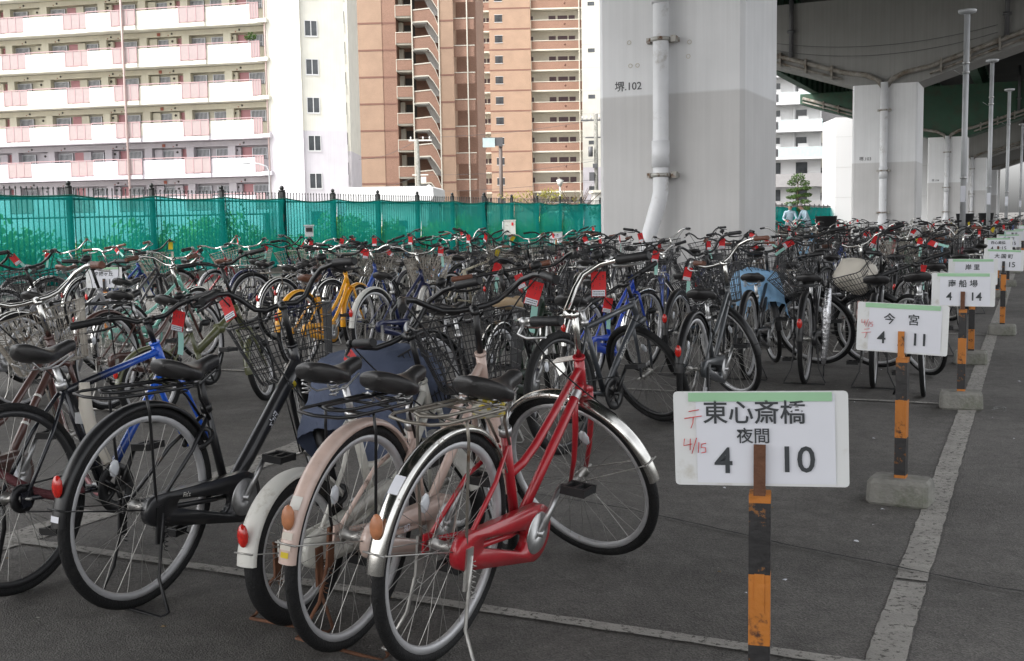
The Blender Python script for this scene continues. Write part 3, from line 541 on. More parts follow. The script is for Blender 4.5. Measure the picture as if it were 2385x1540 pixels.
def stair(b):
    up = [(7.7, 1.15), (9.55, 1.3), (10.05, .55), (10.55, -.75)]; lo = [(7.7, -.0), (9.3, .05), (9.8, -.55), (10.55, -1.75)]
    b.prism(up+lo[::-1], -.35, -.2, 'y'); b.prism([(x, z+.12) for x, z in up]+up[::-1], -.4, -.15, 'y', 1)
    b.prism(lo+[(x, z-.13) for x, z in lo][::-1], -.38, -.17, 'y', 1)
    b.prism([(8.7, -.1), (9.3, -.1), (10.5, -1.85), (10.5, -2.2), (9.6, -2.0)], .9, 1.1, 'y', 2)
    b.box(7.6, 9.2, -.2, 2.55, -.2, -.02, 2)
s0 = part(B, 'stair', stair, ('brick', 'trim', 'soffit')); s0.location = (0, 0, BF[0]); rep(s0, [(0, 0, z) for z in BF[1:]])
part(B, 'drain_pipe', lambda b: [b.box(x-.06, x+.06, -.5, -.41, 0, HB) for x in (7.6, 10.53)], 'trim')
def side(b):
    b.box(12.1, 14.3, .2, .35, 0, 1.15); b.box(12.08, 14.35, .15, .4, 1.15, 1.24, 1); b.box(13.5, 13.62, .0, .19, -1.7, 1.2, 1)
s1 = part(B, 'landing', side, ('brick', 'trim', 'soffit')); s1.location = (0, 0, BF[0]-.9); rep(s1, [(0, 0, z-.9) for z in BF[1:]])
part(B, 'vent_cap', lambda b: [b.box(x-.09, x+.09, -.1, -.003, z-.5, z-.3) for z in BF for x in (.55, 1.25)], 'soffit')
# C: brown gallery block ------------------------------------------------------------------
Cb = bld('brown_gallery_block', -5.6, 165, R_(-3), 'tall brown tiled apartment block with long brick galleries and small square windows', cat='tower block')
CF = [2.4+2.907*k for k in range(17)]; HC = 52
part(Cb, 'wall', lambda b: b.box(3.05, 9.0, -.5, 10, 0, HC), 'terra')
part(Cb, 'gallery_wall', lambda b: (b.box(-.6, 3.04, 2.2, 10, 0, HC), b.box(9.01, 17, 1.6, 10, 0, HC)), 'trim')
t0 = part(Cb, 'tile_band', lambda b: b.box(3.03, 9.02, -.53, -.3, -.09, .09), 'stripe'); t0.location = (0, 0, CF[0]); rep(t0, [(0, 0, z) for z in CF[1:]])
for x0, x1, y in ((-.6, 3.04, .8), (9.02, 17, 0)):
    def gal(b):
        b.box(x0, x1, y, y+.14, 0, 1.15); b.box(x0-.04, x1, y-.05, y+.2, 1.15, 1.24, 1); b.box(x0, x1, y-.03, y+1.58, -.2, 0, 1); b.box(x0-.05, x0+.06, y-.1, y+.1, -.1, 1.2, 1)
    g0 = part(Cb, 'gallery', gal, ('brick', 'trim')); part(Cb, 'drain_cover', lambda b: b.rev(((x0+x1)/2+.9, y-.002, .62), 'y', [(0, 0), (.16, 0), (.16, -.02), (0, -.02)], 8), 'stripe', parent=g0); g0.location = (0, 0, CF[0]); rep(g0, [(0, 0, z) for z in CF[1:]])
MT['plum'] = mat('plum_shutter', (.085, .05, .06), .5, var=.2)
def cw(b):
    for x0, x1, y in ((11.6, 12.6, 1.6), (12.9, 14.3, 1.6), (14.5, 15.4, 1.6), (9.02, 9.3, 1.6), (-.3, .5, 2.2), (.8, 2.3, 2.2), (2.5, 2.9, 2.2)): b.box(x0, x1, y-.05, y-.004, 1.25, 2.05)
c0 = part(Cb, 'shutter', cw, 'plum'); c0.location = (0, 0, CF[0]); rep(c0, [(0, 0, z) for z in CF[1:]])
c1 = part(Cb, 'window', lambda b: b.box(3.85, 4.95, -.53, -.504, 1.0, 2.0), 'glassd'); part(Cb, 'window_frame', lambda b: (b.box(3.8, 5.0, -.56, -.5, .93, 1.0), b.box(3.8, 5.0, -.56, -.5, 2.0, 2.05)), 'frame', parent=c1); c1.location = (0, 0, CF[0]); rep(c1, [(0, 0, z) for z in CF[1:]])
part(Cb, 'drain_pipe', lambda b: b.box(15.9, 16.05, -.25, -.06, 0, HC), 'trim')
# D: white blank building, low white roof, kiosk
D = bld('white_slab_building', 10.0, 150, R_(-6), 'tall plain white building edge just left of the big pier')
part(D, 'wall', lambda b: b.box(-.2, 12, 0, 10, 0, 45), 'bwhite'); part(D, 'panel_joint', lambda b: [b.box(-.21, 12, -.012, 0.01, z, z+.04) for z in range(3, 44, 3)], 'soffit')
e0 = part(D, 'window', lambda b: b.box(.6, 1.5, -.02, -.004, 0, .5), 'glassd'); e0.location = (0, 0, 5); rep(e0, [(0, 0, z) for z in range(11, 40, 6)])
S = bld('white_shed', -6.3, 58, R_(-3), 'long low white flat-roofed shed behind the net, before the brown tower', cat='shed')
part(S, 'wall', lambda b: b.box(-2.2, 2.1, 0, 5, 0, 2.3), 'white'); part(S, 'roof', lambda b: b.prism([(-2.4, 2.3), (2.3, 2.3), (2.42, 2.55), (2.38, 2.95), (2.2, 3.05), (-2.4, 3.05)], -.25, 5.2, 'y'), MT.setdefault('bw2', mat('white_roof_sheet', (.6, .6, .6), .5)) and 'bw2')
part(S, 'window', lambda b: [b.box(x, x+.6, -.02, -.004, .9, 1.3) for x in (-1.6, .4)], 'glassd')
S2 = bld('white_kiosk', 6.1, 66, 0, 'small white hut with flat grey roof rim touching the big pier edge', cat='hut')
part(S2, 'wall', lambda b: b.box(-1.1, 1.6, 0, 3, 0, 2.75), 'white'); part(S2, 'roof', lambda b: b.box(-1.25, 1.8, -.2, 3.2, 2.75, 2.9), 'trim'); part(S2, 'door', lambda b: b.box(-.2, .6, -.03, -.004, 0, 2.0), 'frame')
# E F G: right-hand buildings between the piers
E_ = bld('balcony_block', 33.2, 120, R_(-14), 'modern white apartment block with glass balconies seen between the first two piers')
EF = [1.6+2.9*k for k in range(6)]
part(E_, 'wall', lambda b: b.box(-12, .0, 1.4, 12, 0, 18.2), 'bw2')
MT['gpan'] = mat('pale_balcony_glass', (.46, .56, .56), .12, var=.08); MT['gwall'] = mat('grey_render', (.3, .29, .29), .8, var=.05)
def eb(b):
    b.box(-12, .12, -.1, 1.39, -.22, 0); b.box(-12, .1, -.06, .0, 1.06, 1.1)
    for x in (-8.6, -5.7, -2.9, -.12): b.box(x, x+.14, 1.0, 1.38, 0, 2.65)
    for x in (-7.3, -4.4, -1.5): b.box(x-.9, x+.2, .85, 1.0, 0, 1.5)
e0 = part(E_, 'balcony', eb, 'bw2'); part(E_, 'glass_panel', lambda b: (b.box(-4.4, .1, -.04, -.01, .02, 1.05)), 'gpan', parent=e0); part(E_, 'louvre', lambda b: [b.box(-12, -4.45, -.05, -.01, z, z+.06) for z in (.08, .2, .32, .44, .56, .68, .8)]+[b.box(-12, -4.45, .0, .03, .1, .9)], 'dkgrey', parent=e0)
part(E_, 'window', lambda b: [b.box(x, x+1.1, 1.34, 1.396, .3, 2.2) for x in (-8.3, -5.4, -2.6, -11)], 'glassd', parent=e0)
e0.location = (0, 0, EF[2]); rep(e0, [(0, 0, z) for z in EF[3:]])
g0 = part(E_, 'balcony', lambda b: (b.box(-12, .15, -.1, 1.39, -.25, 1.15)), 'gwall'); g0.location = (0, 0, EF[0]); rep(g0, [(0, 0, EF[1])]); part(E_, 'window', lambda b: [b.box(x, x+1.2, 1.34, 1.396, EF[k]+1.2, EF[k]+2.4) for x in (-8.3, -5.4, -2.6) for k in (0, 1)], 'glassd')
F_ = bld('grey_block', 37.0, 132, R_(-8), 'grey rendered apartment block with open galleries behind the modern white block')
part(F_, 'wall', lambda b: b.box(-8, 3.2, 1.2, 8, 0, 13.5), 'gwall'); f0 = part(F_, 'gallery', lambda b: b.box(-8, 3.2, 0, .2, 0, 1.2), 'trim'); part(F_, 'recess_shade_panel', lambda b: b.box(-8, 3.2, 1.1, 1.19, 1.2, 2.6), 'dkgrey', parent=f0); f0.location = (0, 0, .9); rep(f0, [(0, 0, .9+2.9*k) for k in range(1, 4)])  # dark sheet on the wall stands in for shade inside the open galleries
G_ = bld('white_wall_building', 33.0, 105, R_(-4), 'plain white building wall just left of pier 103')
part(G_, 'wall', lambda b: b.box(-2.55, 6, 0, 6, 0, 10.2), 'bw2'); part(G_, 'panel_joint', lambda b: [b.box(-2.56, 6, -.012, 0.01, z, z+.03) for z in (2.8, 5.6, 8.4)], 'soffit'); part(G_, 'window', lambda b: [b.box(3, 4, -.02, -.004, z, z+1) for z in (1.4, 4.2, 7)], 'glassd')
H_ = bld('cream_house', 47.0, 125, 0, 'cream house with two small windows between pier 103 and pier 104', cat='house')
part(H_, 'wall', lambda b: b.box(-4, 1.6, 0, 6, 0, 8.2), 'bwhite'); e0 = part(H_, 'window', lambda b: b.box(-.25, .25, -.02, -.004, 0, 1.2), 'glassd'); part(H_, 'sill', lambda b: b.box(-.35, .35, -.12, -.003, -.12, -.02), 'trim', parent=e0); e0.location = (.55, 0, 2.3); rep(e0, [(.55, 0, 5.2)])
I_ = bld('far_house', 72, 172, 0, 'pale far house glimpsed in the gap right of pier 104', cat='house')
part(I_, 'wall', lambda b: b.box(-5, 3, 0, 6, 0, 8.6), 'bw2'); part(I_, 'roof', lambda b: b.prism([(-5.3, 8.6), (3.3, 8.6), (2.4, 9.6), (-4.4, 9.6)], -.3, 6.3, 'y'), 'gwall'); part(I_, 'window', lambda b: [b.box(x, x+1.2, -.02, -.004, z, z+1.2) for x in (-4, -1, 1.4) for z in (1.5, 4.8)], 'glassd')
# ------------------------------------------------------------------ poles and wires
def lamp_post(lx, ly, h, lab):
    e = empty('lamp_post', (lx, ly, 0), label=lab, cat='lamp post', group='slim steel lamp posts along the lane')
    b = MB(); b.tube([(0, 0, 0), (0, 0, h-.08)], .055, 8); put('pole', b.mesh('pole', M('galv')), e)
    b = MB(); b.rev((0, 0, h-.1), 'z', [(0, 0), (.07, 0), (.155, .03), (.16, .08), (.05, .1), (0, .1)], 14); b.tube([(-.02, -.02, h-.12), (.1, -.02, h-.02)], .02, 5); put('lamp_head', b.mesh('lamp_head', M('galv')), e)
    for z in (h-1.15, 1.9): b = MB(); b.tube([(0, 0, z-.02), (0, 0, z+.02)], .068, 8); put('band', b.mesh('band', M('alu')), e)
    b = MB(); b.tube([(0, 0, h-1.0), (0, 0, h-.96)], .068, 8); b.tube([(0, -.06, h-.98), (-.06, -.07, h-1.2), (-.2, -.06, h-1.1)], .008, 4); put('band', b.mesh('band', M('alu')), e)
    b = MB(); b.box(-.045, .045, -.062, -.057, 1.45, 1.75); put('notice', b.mesh('notice', M('paper')), e)
lamp_post(-1.22, 22.6, 4.98, 'nearest tall steel lamp post with flat head, beside the row of signs')
lamp_post(-1.1, 32, 5.2, 'second lamp post, its head hidden against the pier cap')
lamp_post(-.85, 40.4, 5.25, 'third lamp post, with a small flat head clear below the cap')
lamp_post(-.62, 57.5, 5.3, 'farthest lamp post near the right edge of the photo')
def pos(px, Z): return LD((px-1192.5)/2600*Z, Z)
x, y = pos(1173, 62); e = empty('floodlight_pole', (x, y, 0), YAW, label='brown pole with a boxy floodlight on a side arm above the green net', cat='floodlight')
b = MB(); b.tube([(0, 0, 0), (0, 0, 5.75)], .11, 8); put('pole', b.mesh('pole', MT.setdefault('brownpole', mat('brown_pole_paint', (.11, .085, .075), .6))), e)
b = MB(); b.box(-.95, -.1, -.12, .12, 5.3, 5.75); b.box(-.1, .12, -.2, .2, 5.25, 5.75); put('housing', b.mesh('housing', M('dkgrey')), e)
b = MB(); b.box(-.97, -.3, -.17, -.125, 5.22, 5.72); put('lens', b.mesh('lens', M('gpan')), e)
x, y = pos(985, 78); e = empty('utility_pole', (x, y, 0), YAW, label='concrete utility pole with insulators in front of the brown tower stairs', cat='utility pole')
b = MB(); b.tube([(0, 0, 0), (-.12, 0, 6.9)], [.2, .13], 8); put('pole', b.mesh('pole', M('conc')), e)
b = MB(); b.box(-.7, .9, -.06, .06, 6.75, 6.85); b.box(-.5, .6, -.06, .06, 4.4, 4.48)
put('crossarm', b.mesh('crossarm', M('white')), e)
for xx in (-.55, .3, .75): b = MB(); b.tube([(xx, 0, 6.85), (xx, 0, 7.05)], .05, 6); put('insulator', b.mesh('insulator', M('white')), e)
b = MB(); b.ball((.65, -.1, 3.35), .28, .2, .42); b.box(.1, .45, -.14, .1, 3.9, 4.3); put('junction_box', b.mesh('junction_box', M('white')), e)
x, y = pos(1309, 60); e = empty('park_lamp', (x, y, 0), label='small white lantern lamp among bare branches left of the big pier', cat='lamp post')
b = MB(); b.tube([(0, 0, 0), (0, 0, 3.0)], .05, 6); put('pole', b.mesh('pole', M('white')), e); b = MB(); b.rev((0, 0, 3.0), 'z', [(0, 0), (.1, .0), (.2, .3), (0, .4)], 10); put('lantern', b.mesh('lantern', M('white')), e)
x, y = pos(603, 66); e = empty('street_lamp', (x, y, 0), YAW, label='thin grey street lamp arching left in front of the cream block', cat='street lamp')
b = MB(); b.tube([(.9, 0, 0), (.9, 0, 4.3), (.75, 0, 4.6), (.3, 0, 4.75), (-.2, 0, 4.8)], .05, 6); put('pole', b.mesh('pole', M('galv')), e); b = MB(); b.ball((-.45, 0, 4.8), .32, .1, .07); put('lamp_head', b.mesh('lamp_head', M('galv')), e)
x, y = pos(1388, 80); e = empty('utility_pole', (x, y, 0), YAW, label='utility pole with meters and cables hugging the left edge of the big pier', cat='utility pole')
b = MB(); b.tube([(.15, 0, 0), (.15, 0, 8.6)], .15, 8); put('pole', b.mesh('pole', M('conc')), e)
b = MB(); b.box(-.9, .9, -.06, .06, 8.1, 8.2); put('crossarm', b.mesh('crossarm', M('dkgrey')), e)
b = MB(); b.box(-.6, .6, -.06, .06, 6.9, 6.98); put('crossarm', b.mesh('crossarm', M('dkgrey')), e)
b = MB(); b.tube([(-.25, -.2, 5.6), (-.25, -.2, 6.3)], .17, 8); put('transformer', b.mesh('transformer', M('dkgrey')), e)
b = MB(); b.box(-.35, .0, -.2, .05, 3.9, 4.5); put('meter', b.mesh('meter', M('dkgrey')), e); b = MB(); b.box(-.1, .2, -.3, -.1, 4.8, 5.1); put('meter', b.mesh('meter', M('dkgrey')), e)
for i in range(5): b = MB(); b.tube([(-.8+.3*i, 0, 8.2), (-.8+.3*i, 0, 8.45)], .05, 5); put('insulator', b.mesh('insulator', M('white')), e)
def wire(p0, p1, z0, z1, sag, lab):
    a = pos(*p0); c = pos(*p1); b = MB(); b.tube([(a[0]+(c[0]-a[0])*u/14, a[1]+(c[1]-a[1])*u/14, z0+(z1-z0)*u/14-sag*(1-(2*u/14-1)**2)) for u in range(15)], .014, 4)
    tag(put('power_wire', b.mesh('power_wire', M('dkgrey'))), lab, 'wire', 'overhead wires before the brown buildings')
wire((985, 78), (1388, 80), 7.0, 8.15, .25, 'highest overhead wire crossing before the brown gallery block')
wire((985, 78), (1388, 80), 4.45, 5.3, .3, 'middle overhead wire crossing before the brown gallery block')
wire((985, 78), (1388, 80), 3.3, 4.0, .2, 'lowest overhead wire crossing before the brown gallery block')
wire((846, 107.5), (985, 78), 7.2, 6.9, .4, 'wire rising to the utility pole across the terracotta tower wall')
wire((846, 107.5), (985, 78), 4.6, 4.45, .4, 'lower wire running left from the utility pole')
# ------------------------------------------------------------------ bicycles
# local axes: x forward, y left, z up; origin on the ground under the rear axle
def geo(kind):
    R, wb = (.24, .97) if kind == 'fold' else ((.332, 1.03) if kind in ('diamond', 'mtb') else ((.24, 1.0) if kind == 'fat' else (.339, 1.04)))
    a = Vector((-.37, 0, .929)).normalized(); Q = Vector((wb-.05, 0, R-.02))
    hb = Q+a*((2*R+(-.003 if kind not in ('fold', 'fat') else .07)-Q.z)/a.z); ht = hb+a*(.12 if kind not in ('fold',) else .16)
    if kind in ('diamond', 'mtb'): ht = hb+a*.13
    st = ht+a*(.30 if kind == 'fold' else .19 if kind == 'fat' else (.17 if kind not in ('diamond', 'mtb') else .1))
    bb = Vector((.43, 0, .285)); 
    if kind in ('diamond', 'mtb'): bb = Vector((.42, 0, .275))
    sd = Vector((-.33, 0, .944)).normalized(); stt = bb+sd*((.36 if kind != 'fold' else .3) if kind not in ('diamond', 'mtb') else .44)
    sp = Vector((bb.x-.33*.55-.02, 0, .77 if kind not in ('diamond', 'mtb') else .81))
    return dict(R=R, wb=wb, a=a, hb=hb, ht=ht, st=st, bb=bb, sd=sd, stt=stt, sp=sp)
CACHE = {}
def cached(key, fn):
    if key not in CACHE: CACHE[key] = fn()
    return CACHE[key]
def seg_n(lod): return (10, 7, 4)[lod]
def arc(c, r, a0, a1, n): return [(c[0]+r*math.cos(R_(a0+(a1-a0)*i/n)), 0, c[1]+r*math.sin(R_(a0+(a1-a0)*i/n))) for i in range(n+1)]
def P_spokes(lod, cx, R, hub=.022):
    b = MB(); ns = (32, 24, 10)[lod]; r = (.0011, .0012, .002)[lod]; ro = R-.047
    for i in range(ns):
        s = 1 if i % 2 else -1; th = 2*math.pi*i/ns; tw = (1 if (i//2) % 2 else -1)*1.15
        b.tube([(cx+hub*math.cos(th+tw), s*.032, R+hub*math.sin(th+tw)), (cx+ro*math.cos(th), s*.003, R+ro*math.sin(th))], r, 3, caps=False)
    n = (12, 8, 5)[lod]
    b.tube([(cx, -.05, R), (cx, -.034, R), (cx, -.033, R), (cx, .033, R), (cx, .034, R), (cx, .05, R)], [.012, .024, .015, .015, .024, .012], n); b.tube([(cx, -.085, R), (cx, .085, R)], .006, 5)
    if lod == 0: b.ball((cx+.19*math.cos(2.2), .004, R+.19*math.sin(2.2)), .022, .008, .03, 1, 8)
    return b
def P_tyre(lod, cx, R, w=.019):
    k = (10, 7, 5)[lod]; b = MB(); b.rev((cx, 0, R), 'y', [(R-w+w*math.cos(2*math.pi*i/k), w*math.sin(2*math.pi*i/k)) for i in range(k)], (56, 36, 20)[lod]); return b
def P_rim(lod, cx, R, w=.019):
    b = MB(); r = R-2*w; b.rev((cx, 0, R), 'y', [(r+.004, -.012), (r+.002, .012), (r-.014, .009), (r-.018, 0), (r-.014, -.009)], (56, 36, 20)[lod]); return b
def P_guard(lod, cx, R, a0, a1, w=.027):
    b = MB(); n = (30, 18, 8)[lod]; ro = R+.016; pr = [(ro-.017, -w), (ro-.006, -w*.85), (ro, -w*.4), (ro+.001, 0), (ro, w*.4), (ro-.006, w*.85), (ro-.017, w)] if lod < 2 else [(ro-.01, -w), (ro, 0), (ro-.01, w)]
    pr = pr+[(r-.0025, h*.93) for r, h in reversed(pr)]
    b.rev((cx, 0, R), 'y', pr, n, a0=R_(a0), a1=R_(a1)); return b
def P_frame(lod, kind):
    g = geo(kind); b = MB(); n = seg_n(lod); hb, ht, bb, stt, R = g['hb'], g['ht'], g['bb'], g['stt'], g['R']; A = Vector((0, 0, R)); X = Vector((1, 0, 0))
    b.tube([hb-g['a']*.005, ht+g['a']*.005], .0185, n+2)
    b.tube([hb-g['a']*.012, hb-g['a']*.004], .022, n+2); b.tube([ht+g['a']*.004, ht+g['a']*.014], .022, n+2)
    b.tube([bb, stt], .0155, n)
    b.tube([bb+Vector((0, -.036, 0)), bb+Vector((0, .036, 0))], .021, n)
    for s in (-1, 1):
        o = Vector((0, s*.062, 0)); b.tube([bb+Vector((-.02, s*.02, 0)), bb*.72+A*.28+Vector((0, s*.045, 0)), A+o], .0095, max(4, n-2))
        b.tube([stt+Vector((-.005, s*.012, -.03 if kind != 'twin' else -.05)), stt*.6+A*.4+Vector((0, s*.05, -.01)), A+o], .0075, max(4, n-2))
        if lod < 2: b.box(-.018, .02, s*.062-.003, s*.062+.003, R-.03, R+.025)
    lo, hi = hb+g['a']*.025, ht-g['a']*.03
    if kind == 'twin':
        b.tube([lo, bb+Vector((.012, 0, .012))], .0165, n)
        m = bb+g['sd']*.2; b.tube([hi, hi*.32+m*.68+Vector((.015, 0, -.028)), hi*.18+m*.82+Vector((0, 0, -.03)), m], .0145, n)
    elif kind in ('loop', 'fat'):
        q = [lo*(1-t)+bb*t+Vector((0, 0, -.075*math.sin(math.pi*t)*(1-.3*t))) for t in [i/7 for i in range(8)]]; b.tube(q, .0165, n)
        m = bb+g['sd']*.15; q = [hi*(1-t)+m*t+Vector((0, 0, -.085*math.sin(math.pi*t))) for t in [i/7 for i in range(8)]]; b.tube(q, .0145, n)
    elif kind == 'mono':
        q = [lo*(1-t)+bb*t+Vector((-.02*math.sin(math.pi*t), 0, -.03*math.sin(math.pi*t))) for t in [i/5 for i in range(6)]]
        b.tube([v+g['a']*.02*(1-i/5) for i, v in enumerate(q)], [.03, .029, .029, .029, .028, .026], n+2)
        m = bb+g['sd']*.075; b.tube([q[4]+Vector((.02, 0, .02)), (q[4]+m)/2+Vector((0, 0, -.01)), m], .009, n)
    elif kind == 'fold':
        m = bb+g['sd']*.14; b.tube([hi, hi*.5+m*.5+Vector((0, 0, .0)), m], [.027, .029, .027], n+2); c = hi*.55+m*.45; b.tube([c-X*.025, c+X*.025], .036, n+2); b.tube([m, bb], .02, n)
    else:
        b.tube([lo, bb], .02 if kind == 'mtb' else .0175, n); b.tube([hi, stt-g['sd']*.03], .0175 if kind == 'mtb' else .0155, n)
    return b
def P_fork(lod, kind):
    g = geo(kind); b = MB(); n = max(4, seg_n(lod)-2); hb, R = g['hb'], g['R']; ax = Vector((g['wb'], 0, R))
    cr = hb-g['a']*.02; b.tube([cr+Vector((0, -.05, -.005)), cr+Vector((0, -.03, .01)), cr+Vector((0, .03, .01)), cr+Vector((0, .05, -.005))], .013, n)
    for s in (-1, 1):
        o = Vector((0, s*.05, 0)); t = ax-cr; b.tube([cr+o*.95, cr+t*.35+o+Vector((-.012, 0, 0)), cr+t*.7+o+Vector((-.012, 0, 0)), ax+o], [.0118, .0112, .0095, .0075], n)
    if kind == 'mtb': b.tube([cr+Vector((0, -.055, 0)), cr+Vector((0, .055, 0))], .02, n)
    return b
def bar_path(kind, bar):
    g = geo(kind); s = g['st']
    if bar == 'swept': h = [(0, 0, 0), (.03, .05, .0), (.05, .1, .008), (.05, .15, .035), (.03, .195, .065), (-.03, .235, .078), (-.09, .252, .074), (-.205, .262, .062)]
    elif bar == 'north': h = [(0, 0, 0), (.05, .04, .0), (.085, .1, .01), (.06, .17, .04), (0, .225, .05), (-.1, .25, .045), (-.235, .262, .03)]
    elif bar == 'high': h = [(0, 0, 0), (.015, .06, -.01), (.02, .1, .005), (.015, .145, .06), (-.005, .185, .092), (-.06, .235, .1), (-.16, .285, .09)]
    elif bar == 'riser': h = [(0, 0, 0), (0, .06, 0), (.005, .12, .03), (0, .17, .04), (-.01, .22, .04), (-.035, .31, .042)]
    else: h = [(0, 0, 0), (.0, .1, .0), (-.004, .17, .0), (-.015, .22, .002), (-.03, .29, .004)]
    f = Vector((.035 if bar in ('swept', 'north', 'high') else .07, 0, .015))
    return [s+f+Vector(p) for p in h], f
def P_bar(lod, kind, bar):
    g = geo(kind); b = MB(); n = max(5, seg_n(lod)); pth, f = bar_path(kind, bar)
    b.tube([Vector((p.x, -p.y, p.z)) for p in reversed(pth[1:])]+pth, .0104 if lod < 2 else .013, n)
    b.tube([g['ht'], g['st']+g['a']*.005], .0115, n); b.tube([g['st'], g['st']+f], .0165, n); b.ball(g['st']+g['a']*.004, .017, .017, .014, n=8)
    return b
def P_grips(lod, kind, bar, side):
    pth, f = bar_path(kind, bar); e, d = pth[-1], (pth[-1]-pth[-2]).normalized(); st = e-d*.115; b = MB()
    q = [st+d*.0, st+d*.004, st+d*.06, e+d*.004, e+d*.012]; fl = lambda v: Vector((v.x, side*v.y, v.z))
    b.tube([fl(v) for v in q], [.0165, .0172, .0155, .017, .014], max(5, seg_n(lod))); return b
def P_levers(lod, kind, bar, side):
    pth, f = bar_path(kind, bar); e, d = pth[-1], (pth[-1]-pth[-2]).normalized(); c = e-d*.15; b = MB(); fl = lambda v: Vector((v.x, side*v.y, v.z)); o = Vector((.035, 0, -.03)) if bar in ('riser', 'flat') else Vector((.02, .03, -.028))
    b.tube([fl(c-d*.012), fl(c+d*.012)], .016, 6); b.tube([fl(c), fl(c+o), fl(c+o*1.3+d*.05), fl(c+o*1.25+d*.13)], [.007, .0065, .0055, .004], 5); return b
def P_cables(lod, kind, bar):
    pth, f = bar_path(kind, bar); g = geo(kind); b = MB(); hb, ht = g['hb'], g['ht']
    for s, tgt in ((-1, hb+Vector((.03, -.02, .04))), (1, hb*.7+g['bb']*.3+Vector((0, .025, .02)))):
        c = pth[-1]-(pth[-1]-pth[-2]).normalized()*.15; c = Vector((c.x, s*c.y, c.z)); m = (c+tgt)/2+Vector((.13, 0, .05))
        b.tube([c*(1-t)**2+m*2*t*(1-t)+Vector(tgt)*t*t for t in [i/9 for i in range(10)]], .003, 4)
    return b
def P_saddle(lod, kind, sport=False):
    g = geo(kind); c = g['sp']; b = MB(); nu, nv = ((40, 16), (16, 9), (6, 5))[lod]; Ls = .27; W = .094 if not sport else .072
    def f(u, v):
        t = u*u*(1.8-.8*u) if u < .5 else u-.1*(1-u)*2*.5; t = u; x = -.13+Ls*u; q = max(0, min(1, (t-.26)/.46)); q = q*q*(3-2*q); ww = W*(math.sin(math.pi/2*min(1, (t+.035)/.22))**.6)*(1-q)+.027*q; ww *= (1 if t < .9 else max(.35, math.cos((t-.9)*12))); z0 = .022*(1-t)**2-.02*math.sin(math.pi*min(1, t*1.15))+.02*max(0, t-.4)
        th = 2*math.pi*v; cy, sz = math.cos(th), math.sin(th); edge = max(.16, math.sqrt(max(0, 1-(max(0, (.13-u)/.13))**2)))*max(.3, math.sqrt(max(0, 1-(max(0, (u-.93)/.07))**2)))
        y = ww*edge*(abs(cy)**.9)*(1 if cy > 0 else -1); z = ((.03-.01*t)*(sz**.85) if sz > 0 else -(.036-.012*t)*(abs(sz)**.55)); return (c.x+x, y, c.z+.01+z0+z*edge)
    b.grid(f, nu, nv*2)
    for u in (0, 1):
        o = len(b.v); b.v += [f(u, j/(nv*2)) for j in range(nv*2)]; b.f.append([o+j for j in (range(nv*2) if u else reversed(range(nv*2)))]); b.m.append(0); b.sm.append(True)
    return b
def P_post(lod, kind):
    g = geo(kind); b = MB(); n = max(5, seg_n(lod)); c = g['sp']; b.tube([g['stt']-g['sd']*.06, Vector((g['stt'].x-.33*(c.z-.06-g['stt'].z), 0, c.z-.05))], .0125, n)
    b.tube([g['stt']-g['sd']*.015, g['stt']+g['sd']*.012], .021, n)
    if lod < 2:
        for s in (-1, 1):
            b.tube([(c.x+.12, s*.012, c.z-.015), (c.x+.03, s*.02, c.z-.05), (c.x-.06, s*.03, c.z-.052), (c.x-.11, s*.05, c.z-.02)], .0035, 4)
            if kind not in ('mtb', 'diamond'): b.tube([(c.x-.085+.014*math.cos(i*1.3), s*.055+.014*math.sin(i*1.3), c.z-.06+i*.0028) for i in range(20)], .0028, 4)
    return b
def P_basket(lod, kind):
    g = geo(kind); b = MB(); x0 = g['ht'].x+.055; zt, zb = g['ht'].z+.125, g['ht'].z-.125; r = (.0023, .0024, .0034)[lod]; n = 3 if lod else 4
    if kind == 'fold': zt, zb = zt-.0, zb+.0
    def ring(t, grow=0): xa, xb, y = x0-.0+.015*(1-t)-grow, x0+.21+.085*t+grow, .14+.065*t+grow; return xa, xb, y, zb+(zt-zb)*t
    def rect(t, rr, rad=.035):
        xa, xb, y, z = ring(t); q = []
        for (cx, cy, a) in ((xb-rad, y-rad, 0), (xa+rad, y-rad, 90), (xa+rad, -y+rad, 180), (xb-rad, -y+rad, 270)):
            for k in range(4): q.append((cx+rad*math.cos(R_(a+k*30)), cy+rad*math.sin(R_(a+k*30)), z))
        b.tube(q, rr, n, closed=True)
    rect(1, .0045 if lod < 2 else .006); nh = (5, 4, 1)[lod]
    for i in range(nh): rect(i/nh, r*1.1)
    st = (.026, .036, .08)[lod]
    def verts(p, q): b.tube([p, q], r, n, caps=False)
    (xa0, xb0, y0, z0), (xa1, xb1, y1, z1) = ring(0), ring(1)
    k = max(2, int(2*y1/st))
    for i in range(1, k): t = -1+2*i/k; verts((xb0, y0*t, z0), (xb1, y1*t, z1)); verts((xa0, y0*t, z0), (xa1, y1*t, z1)); verts((xa0, y0*t, z0), (xb0, y0*t, z0))
    k = max(2, int((xb1-xa1)/st))
    for i in range(1, k):
        t = i/k
        for s in (-1, 1): verts((xa0+(xb0-xa0)*t, s*y0, z0), (xa1+(xb1-xa1)*t, s*y1, z1))
        verts((xa0+(xb0-xa0)*t, -y0, z0), (xa0+(xb0-xa0)*t, y0, z0))
    if lod < 2:
        for s in (-1, 1): b.tube([(xa0+.12, s*.06, z0), (g['wb'], s*.062, g['R'])], .004, 4)
        b.box(xa0-.045, xa0+.005, -.02, .02, z0+.08, z0+.12)
    return b
